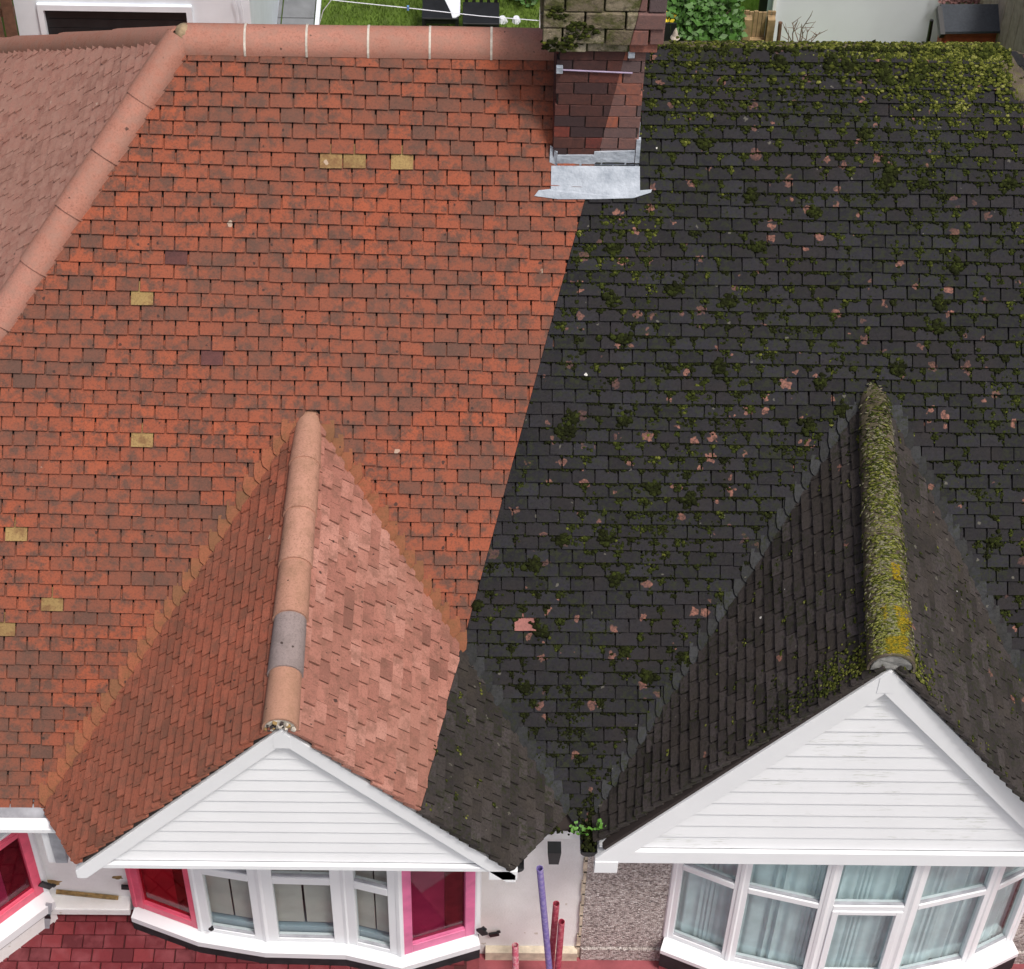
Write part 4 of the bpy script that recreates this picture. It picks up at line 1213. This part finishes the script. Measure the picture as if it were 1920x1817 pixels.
# scattered tufts on the dark gable slopes
for nm_, T in (('L', tilesR['L'][0]), ('R', tilesR['R'][0]), ('X', tilesL['R'][0])):
    for it in T.items:
        if nm_ == 'X' and it['mat'] == 0: continue
        u, v0, g_ = it['uc'], it['v0'], it['g']
        uB = uv(T, B if nm_ != 'X' else GL['B'])[0]
        near_r = math.exp(-(-v0)/.26)
        pr = .27+.6*near_r+.3*max(0, vnoise(u*2, v0*2, 9)-.5)*(1+2*max(0, (-v0-1.1)))
        n0 = T.hgt(it, v0+g_*.5)+TT+.003
        if random.random() < pr:
            k = random.randint(2, 7)+int(8*near_r*random.random())
            br = .62+.4*near_r+random.gauss(0, .2)
            uu, vv_ = min(u+random.uniform(-.07, .07), uB+.01), v0+g_*random.uniform(.3, 1)
            if -v0 > 2.2: continue
            for _ in range(k):
                r_ = random.uniform(.004, .009)
                ms.blob(T.p(min(uu+random.gauss(0, .018), uB+.03), vv_+random.gauss(0, .012), n0), T.U, T.V, T.N, r_*1.3, r_*1.5, r_*.6, mosscol(br))
# rims by the front of that ridge, valley feet, gutters
for _ in range(1300):
    s = random.choice((-1, -1, 1)); dd = abs(random.gauss(0, .42 if s < 0 else .18))+.08
    T = tilesR['L' if s < 0 else 'R'][0]; uB = uv(T, B)[0]
    r_ = random.uniform(.005, .01)
    if random.random() < vnoise(dd*6, s, 4)*.75: continue
    ms.blob(T.p(uB-abs(random.gauss(0, .13)), -dd, .064), T.U, T.V, T.N, r_*1.3, r_*1.6, r_*.8, mosscol(1.1-.75*dd))
for (px, py, k, sx, sy, br) in ((1130, 1545, 260, .09, .11, .25), (1010, 1555, 150, .12, .03, .12), (935, 1560, 160, .05, .14, .16), (1140, 1510, 160, .1, .12, .2), (960, 1500, 120, .05, .1, .12)):
    c = main_uv(atM(px, py))
    for _ in range(k):
        r_ = random.uniform(.006, .014); vv_ = c[1]+random.gauss(0, sy)
        if vv_ < -.03: continue
        ms.blob(td.p(c[0]+random.gauss(0, sx), vv_, .05+random.random()*.02), td.U, td.V, td.N, r_*1.2, r_*1.2, r_, mosscol(br))
q = GR['L']['base']
for _ in range(240):
    r_ = random.uniform(.006, .013)
    ms.blob(V3((q.x-.095+random.gauss(0, .022), random.uniform(q.y+.04, .05), q.z-.10+random.random()*.03)), MU, V3((0, 1, 0)), V3((0, 0, 1)), r_, r_*1.4, r_, mosscol(.18))
for _ in range(900):
    x, z_ = random.uniform(-.37, .36), random.uniform(4.67, 5.3)
    if vnoise(x*7, z_*8, 6) < .5 or x > atY(1150, 40, YC).x+(z_-4.7)*.3: continue
    r_ = random.uniform(.006, .014)
    ms.blob(V3((x, YC-.086+(.035 if z_ < 4.755 else 0), z_)), V3((0, 0, 1)), V3((1, 0, 0)), V3((0, -1, 0)), r_*1.2, r_*1.6, r_*.7, mosscol(.35+.3*vnoise(x*9, z_*5, 1)))
ms.build('moss', 'green and olive moss growing in the joints of the blackened roof tiles and over the ridges')

# weeds in the black gutter
def weed(px, py, y, label, n, sz):
    c = atY(px, py, y); e = empty('gutter_weed', c, label, 'weed', None)
    st = MB(); lf = MB()
    for i in range(n):
        a = random.uniform(0, 2*math.pi); el = random.uniform(.3, 1.3); L = sz*random.uniform(.5, 1.1)
        tip = c+V3((math.cos(a)*math.cos(el), math.sin(a)*math.cos(el)*.7, math.sin(el)))*L
        st.tube([c, c.lerp(tip, .5)+V3((0, 0, .01)), tip], .0016, 4)
        for k in range(3):
            aa = a+random.uniform(-1.4, 1.4); w_ = sz*random.uniform(.14, .24)
            d = V3((math.cos(aa), math.sin(aa), random.uniform(-.1, .5))).normalized(); s_ = d.cross(V3((0, -.5, 1))).normalized()
            p = tip
            lf.add([p, p+d*w_*.4+s_*w_*.45, p+d*w_*.9+s_*w_*.3, p+d*w_*1.15, p+d*w_*.9-s_*w_*.3, p+d*w_*.4-s_*w_*.45], [(0, 1, 2, 3, 4, 5)])
    st.build('stem', M_leaf, e); lf.build('foliage', M_leaf, e)
weed(1084, 1566, -.1, 'bright green weed in the black gutter above the pebbledash', 12, .10)
weed(1118, 1556, -.12, 'tall green weed where the black gutter meets the mossy valley', 10, .11)
weed(1122, 1590, GR['L']['base'].y+.12, 'green weed sprouting from the open end of the short side gutter', 9, .09)

# ------------------------------------------------------------------ gardens behind the houses
def gpx(px, py): return atZ(px, py, GND)
pth = MB(); 
a, b = gpx(468, 20), gpx(592, 20)
for i in range(2):
    for j in range(5):
        xx = a.x+(b.x-a.x)*i/2; yy_ = 10.6+j*.6
        pth.bb(xx+.008, xx+(b.x-a.x)/2-.008, yy_+.008, yy_+.592, GND, GND+.03)
tag(pth.build('garden_path', M_path), kind='structure')
MB().bb(b.x+.01, b.x+.06, 9.5, 13.6, GND, GND+.07).build('path_edging', M_wallbg)
tag(bpy.data.objects['path_edging'], kind='structure')
c = gpx(1240, 20); tag(MB().bb(c.x-1.0, c.x+1.7, 9.0, 14.5, GND-.02, GND+.02).build('bright_lawn', M_lawnb), kind='structure')

# grass blades
def grass(name, x0, x1, y0, y1, n, col, label):
    mb = MB()
    for _ in range(n):
        x, y = random.uniform(x0, x1), random.uniform(y0, y1); a = random.uniform(0, 6.28); h = random.uniform(.03, .07); w_ = .006
        dx_, dy_ = math.cos(a), math.sin(a); l = random.uniform(-.03, .03)
        mb.add([(x-dx_*w_, y-dy_*w_, GND+.0), (x+dx_*w_, y+dy_*w_, GND), (x+l, y+random.uniform(-.03, .03), GND+.02+h)], [(0, 1, 2)])
    o = mb.build(name, col); tag(o, label, 'grass', None, 'stuff')
a, b = gpx(600, 10), gpx(1010, 10)
grass('grass', a.x, b.x, 11.0, 13.4, 9000, basic('grass_blade', (.10, .17, .02), .7, .4, 9), 'mown grass of the back garden behind the red ridge')
grass('grass', gpx(1195, 20).x-.1, gpx(1450, 20).x, 11.0, 13.6, 6000, basic('bright_grass_blade', (.2, .38, .035), .7, .25, 9), 'bright green grass behind the flowering shrub')

# garage with a dark window
ga, gb = atY(30, 30, 10.0), atY(470, 30, 10.0)
gar = empty('garage', (ga.x, 10, GND), 'white painted garage with a dark wide window behind the red hip', 'garage')
wa, wb = atY(86, 40, 10.0), atY(352, 40, 10.0); wt = atY(200, 17, 10.0).z
zt_ = 1.6
m = MB(); m.bb(ga.x, wa.x, 10, 10.2, GND, zt_); m.bb(wb.x, gb.x, 10, 10.2, GND, zt_); m.bb(wa.x, wb.x, 10, 10.2, wt, zt_); m.bb(wa.x, wb.x, 10, 10.2, GND, wt-.9)
m.bb(ga.x, ga.x+.2, 10.2, 14, GND, zt_); m.bb(gb.x-.2, gb.x, 10.2, 14, GND, zt_)
m.build('wall', M_gar, gar)
m = MB(); m.bb(wa.x-.06, wb.x+.06, 9.96, 10.0, wt, wt+.07); m.bb(wa.x-.06, wa.x, 9.96, 10, wt-.96, wt); m.bb(wb.x, wb.x+.06, 9.96, 10, wt-.96, wt); m.build('window_frame', M_gar, gar)
for j in range(6): MB().bb(wa.x, wb.x, 10.03+.0*j, 10.06, wt-.03-(j+1)*.12, wt-.038-j*.12).build('shutter_slat', M_black, gar)
MB().bb(ga.x-.1, gb.x+.1, 9.95, 14.2, zt_, zt_+.1).build('roof', M_felt, gar)
# cables down the garage wall
for (p0, p1) in (((438, -5), (447, 40)), ((448, -5), (457, 42))):
    a, b = atY(*p0, 9.95), atY(*p1, 9.95); o = MB().tube([a, a.lerp(b, .5)+V3((.015, 0, 0)), b], .006, 5).build('cable', M_wallbg, gar)
# dark climber between garage and path
def leaves(name, parent, mat, c, rx, ry, rz_, n, sz):
    mb = MB()
    for _ in range(n):
        while True:
            p = V3((random.uniform(-1, 1), random.uniform(-1, 1), random.uniform(-1, 1)))
            if .25 < p.length < 1 and vnoise(p.x*3+c.x, p.z*3+p.y*2, 4) > .25: break
        q = c+V3((p.x*rx, p.y*ry, p.z*rz_)); d = V3((random.gauss(0, 1), random.gauss(0, 1), random.gauss(0, .6))).normalized(); s_ = d.orthogonal().normalized(); w_ = sz*random.uniform(.6, 1.3)
        mb.add([q, q+d*w_*.5+s_*w_*.3, q+d*w_, q+d*w_*.5-s_*w_*.3], [(0, 1, 2, 3)])
    return mb.build(name, mat, parent)
c = gpx(472, 15); e = empty('climber', (c.x, 11.6, GND), 'dark evergreen climber between white garage and grey path', 'plant')
leaves('foliage', e, basic('dark_leaf', (.015, .022, .02), .6, .4, 9), V3((c.x-.02, 11.6, GND+.55)), .13, .9, .6, 900, .07); MB().tube([(c.x, 11.6, GND), (c.x, 11.6, GND+.7)], .02, 6).build('stem', M_twig, e)
# fence at the far left
f = empty('fence', (atY(5, 30, 9.6).x, 9.6, GND), 'dark brown board fence beside the white garage', 'fence')
xa = atY(30, 30, 9.6).x
for j in range(7): MB().bb(xa-.14*(j+1)+.006, xa-.14*j-.02, 9.6, 9.63, GND, .35+random.uniform(-.02, .02)).build('board', M_woodd, f)
MB().bb(xa-1.0, xa-.02, 9.63, 9.68, -.3, -.2).build('rail', M_woodd, f)

# garden chairs
def chair(px, py, label, cushion):
    s = atZ(px, py, GND+.43); x, y, z = s
    e = empty('garden_chair', (x, y, GND), label, 'chair', 'black garden chairs on the lawn')
    MB().bb(x-.21, x+.21, y-.2, y+.2, z-.03, z).build('seat', M_black, e, bevel=.01)
    for sx in (-1, 1):
        for sy in (-1, 1): MB().bb(x+sx*.19-.018, x+sx*.19+.018, y+sy*.18-.018, y+sy*.18+.018, GND, z-.03).build('leg', M_black, e)
    MB().bb(x-.2, x+.2, y-.17, y-.15, z-.1, z-.06).build('stretcher', M_black, e)
    for k in range(5): MB().bb(x-.19+.085*k, x-.15+.085*k, y+.19, y+.215, z, z+.42).build('back_slat', M_black, e)
    MB().bb(x-.21, x+.21, y+.185, y+.22, z+.42, z+.47).build('top_rail', M_black, e)
    return s
s = chair(826, 14, 'black garden chair with a white cloth hanging from the seat', True)
cl_ = MB(); pts = [(-.0, .2, .008), (.23, .2, .008), (.232, -.05, .005), (.14, -.215, .004), (.16, -.222, -.06), (.1, -.21, .006)]
m = MB(); m.prism([s+V3((.02, .2, .006)), s+V3((.225, .2, .006)), s+V3((.225, -.15, .006)), s+V3((.17, -.2, .006)), s+V3((.14, -.2, .006)), s+V3((.12, -.1, .006))][::-1], (0, 0, .012))
o = m.build('cloth', M_wallbg); tag(o, 'white cloth draped on the black garden chair', 'cloth')
chair(902, 24, 'black garden chair with bare seat beside the clothes line', False)
# clothes line
e = empty('clothes_line', atY(640, 5, 9.0), 'thin washing line with a blue peg crossing the back garden', 'clothes line')
pts = [atY(px, py, 9.0) for px, py in ((520, -14), (640, 2), (765, 15), (900, 30), (1014, 39))]
MB().tube(pts, .0045, 5).build('line', M_wallbg, e)
MB().box(atY(765, 15, 8.99), .02, .02, .05).build('peg', M_bluep, e)
MB().tube([atY(625, -5, 9.0), atY(606, 20, 9.0), atY(598, 48, 9.0)], .004, 5).build('line_end', M_wallbg, e)
MB().bb(atY(1012, 20, 9.0).x, atY(1019, 20, 9.0).x, 8.98, 9.02, GND, 1.0).build('post', M_white, e)
for px, lab in ((942, 'small white stone on the grass under the clothes line'), (968, 'larger white stone on the grass by the clothes post')):
    c = gpx(px, 40); m = MB(); n = 9
    vs = [c+V3((.06*math.cos(6.283*j/n)*random.uniform(.8, 1.2), .06*math.sin(6.283*j/n), 0)) for j in range(n)]+[c+V3((.035*math.cos(6.283*j/n), .035*math.sin(6.283*j/n), .06)) for j in range(n)]
    m.add(vs, [(j, (j+1) % n, n+(j+1) % n, n+j) for j in range(n)]+[tuple(range(n, 2*n))]); tag(m.build('garden_stone', M_wallbg), lab, 'stone')
# low dark shrub by the post
c = gpx(985, 5); e = empty('low_shrub', (c.x, c.y, GND), 'low dark green shrub by the white clothes post', 'shrub'); leaves('foliage', e, M_bushl, V3((c.x, c.y+.1, GND+.2)), .22, .3, .25, 500, .07); MB().tube([(c.x, c.y, GND), (c.x, c.y, GND+.3)], .015, 5).build('stem', M_twig, e)

# flowering shrub
c = atY(1312, 28, 10.6); e = empty('flowering_shrub', (c.x, c.y, GND), 'round green shrub with yellow flowers behind the mossy ridge', 'shrub')
leaves('foliage', e, M_bushl, V3((c.x, c.y, c.z-.1)), .47, .45, .55, 5200, .085)
leaves('flowers', e, M_yflower, V3((c.x-.38, c.y-.2, c.z+.1)), .09, .1, .1, 60, .06)
leaves('flowers', e, M_yflower, V3((c.x-.30, c.y-.38, c.z-.12)), .05, .05, .06, 26, .05)
leaves('flowers', e, M_yflower, V3((c.x+.1, c.y-.2, c.z+.5)), .3, .1, .1, 40, .05)
for j in range(5): MB().tube([(c.x, c.y, GND), (c.x+random.uniform(-.2, .2), c.y+random.uniform(-.1, .1), c.z-.3), (c.x+random.uniform(-.35, .35), c.y, c.z+.1)], .022, 6, r1=.008).build('stem', M_twig, e)
# black fence panel
xa, xb = atY(1200, 60, 10.0).x, atY(1268, 60, 10.0).x; zt_ = atY(1230, 44, 10.0).z
f = empty('panel_fence', (xa, 10, GND), 'black painted fence panel beside the flowering shrub', 'fence')
n = 6
for j in range(n): MB().bb(xa+(xb-xa)*j/n+.003, xa+(xb-xa)*(j+1)/n-.003, 10, 10.02, GND, zt_).build('board', M_black, f)
MB().bb(xa, xb, 10.02, 10.05, zt_-.25, zt_-.17).build('rail', M_black, f)
# stone finial
c = atY(1265, 78, 9.2); e = empty('stone_finial', (c.x, 9.2, GND), 'small pale pointed stone ornament by the black fence panel', 'ornament')
m = MB(); prof = [(.05, GND), (.05, c.z-.02), (.035, c.z), (.035, c.z+.04), (.05, c.z+.05), (.03, c.z+.08), (.022, c.z+.12), (.004, c.z+.17)]
n = 10; vs = [(c.x+r_*math.cos(6.2832*j/n), 9.2+r_*math.sin(6.2832*j/n), z) for r_, z in prof for j in range(n)]
m.add(vs, [(i*n+j, i*n+(j+1) % n, (i+1)*n+(j+1) % n, (i+1)*n+j) for i in range(len(prof)-1) for j in range(n)]).build('shaft', M_stone, e, smooth=False)
# wooden fence
xa, xb = atY(1386, 50, 11.0).x, atY(1452, 50, 11.0).x; zt_ = atY(1420, 23, 11.0).z
f = empty('wooden_fence', (xa, 11, GND), 'weathered brown wooden fence with posts beside the white wall', 'fence')
n = 8
for j in range(n): MB().bb(xa+(xb-xa)*j/n+.003, xa+(xb-xa)*(j+1)/n-.003, 11.0, 11.02, GND, zt_+random.uniform(-.02, .02)).build('board', M_woodf, f)
for px in (1402, 1446): x = atY(px, 50, 10.9).x; MB().bb(x-.04, x+.04, 10.9, 10.99, GND, zt_-.03).build('post', M_woodf, f)
MB().bb(xa, xb, 10.95, 11.0, zt_-.42, zt_-.34).build('rail', M_woodf, f)
# white rendered building
xa = atY(1451, 40, 11.6).x
e = empty('rendered_building', (xa, 11.6, GND), 'large plain pale rendered wall of the neighbouring building', 'building')
MB().bb(xa, xa+7.5, 11.6, 16, GND, 3.2).build('wall', M_wallbg, e)
MB().bb(xa-.04, xa+7.6, 11.5, 16.1, 3.2, 3.3).build('roof_edge', M_white, e)
MB().bb(xa-.04, xa-.004, 11.55, 11.62, GND, 3.2).build('corner_trim', M_white, e)
MB().bb(xa-.14, xa-.05, 11.9, 11.96, GND, 1.2).build('downpipe', M_black, e)
# shed
sa, sb = atY(1772, 64, 10.4), atY(1912, 62, 10.4)
e = empty('garden_shed', (sa.x, 10.4, GND), 'small red garden shed with dark felt roof against the white wall', 'shed')
nb = 9
for j in range(nb):
    z1 = sa.z-j*.115; MB().bb(sa.x+.03, sb.x-.03, 10.5-.002*(j % 2), 10.53, z1-.112, z1).build('wall_board', M_shed if j < 3 else M_shedo, e)
ra, rb = onplane(1766, 12, (0, -.5, 1), (sa.x, 10.4, sa.z)), onplane(1908, 12, (0, -.5, 1), (sa.x, 10.4, sa.z))
MB().prism([sa+V3((-.02, 0, 0)), sb+V3((.02, 0, 0)), rb+V3((.02, 0, 0)), ra+V3((-.02, 0, 0))], (0, 0, .03)).build('felt_roof', M_felt, e)
MB().prism([sb+V3((0, .1, -.02)), sb+V3((0, 1.3, -.02)), V3((sb.x, 11.55, GND)), V3((sb.x, 10.5, GND))], (-.03, 0, 0)).build('side_wall', M_shedo, e)
MB().prism([V3((sa.x, 10.5, sa.z-.02)), V3((sa.x, ra.y, ra.z-.02)), V3((sa.x, ra.y, GND)), V3((sa.x, 10.5, GND))], (.03, 0, 0)).build('side_wall', M_shed, e)
MB().bar(sa+V3((-.03, -.01, -.02)), ra+V3((-.03, 0, -.02)), .05, .09).build('bargeboard', M_black, e)
MB().bb(sa.x+.03, sa.x+.08, 10.47, 10.5, GND, sa.z-.01).build('corner_post', M_shed, e)
# poles and bare shrub
for px, y0p, lab in ((1463, 42, 'thin dark post beside the bare shrub'), (1747, 38, 'thin black post beside the red shed')):
    a = atY(px, y0p, 10.8); o = MB().tube([(a.x, 10.8, GND), (a.x+.005, 10.8, a.z-.2), a], .022, 7).build('garden_post', M_black if px > 1500 else M_woodd); tag(o, lab, 'post')
c = atY(1498, 80, 10.9); e = empty('bare_shrub', (c.x, 10.9, GND), 'leafless twiggy shrub in front of the pale wall', 'shrub')
for j, (tx, ty) in enumerate(((1470, 50), (1485, 42), (1496, 38), (1503, 45), (1521, 28), (1515, 55), (1538, 60), (1532, 66), (1478, 62))):
    t_ = atY(tx, ty, 10.9); b0 = V3((c.x+random.uniform(-.04, .04), 10.9, c.z-.3)); mid_ = b0.lerp(t_, .55)+V3((random.uniform(-.05, .05), random.uniform(-.1, .1), .05))
    MB().tube([V3((c.x, 10.9, GND)), b0, mid_, t_], .012, 5, r1=.004).build('branch', M_twig, e)
    for k in range(3):
        s_ = mid_.lerp(t_, random.random()); MB().tube([s_, s_+V3((random.uniform(-.12, .12), random.uniform(-.05, .05), random.uniform(.02, .14)))], .005, 4, r1=.002).build('twig', M_twig, e)
# fence at the far right and low wall behind the shed
f = empty('grey_fence', (atY(1915, 40, 10.0).x, 10, GND), 'grey wooden fence beyond the red shed', 'fence')
xr_ = atY(1905, 20, 10.0).x
for j in range(8): MB().bb(xr_, xr_+.03, 9.2+j*.3+.01, 9.2+j*.3+.29, GND, .5-.11*j).build('board', M_woodg, f)
c = atY(1830, 2, 11.5); e = empty('pink_shrub', (c.x, 11.5, GND), 'pinkish twiggy shrub behind the shed roof', 'shrub'); leaves('foliage', e, basic('pink_leaf', (.3, .16, .15), .7, .4, 9), V3((c.x, 11.5, c.z+.02)), .45, .1, .08, 500, .05)
MB().tube([(c.x, 11.5, GND), (c.x, 11.5, c.z)], .02, 5).build('stem', M_twig, e)
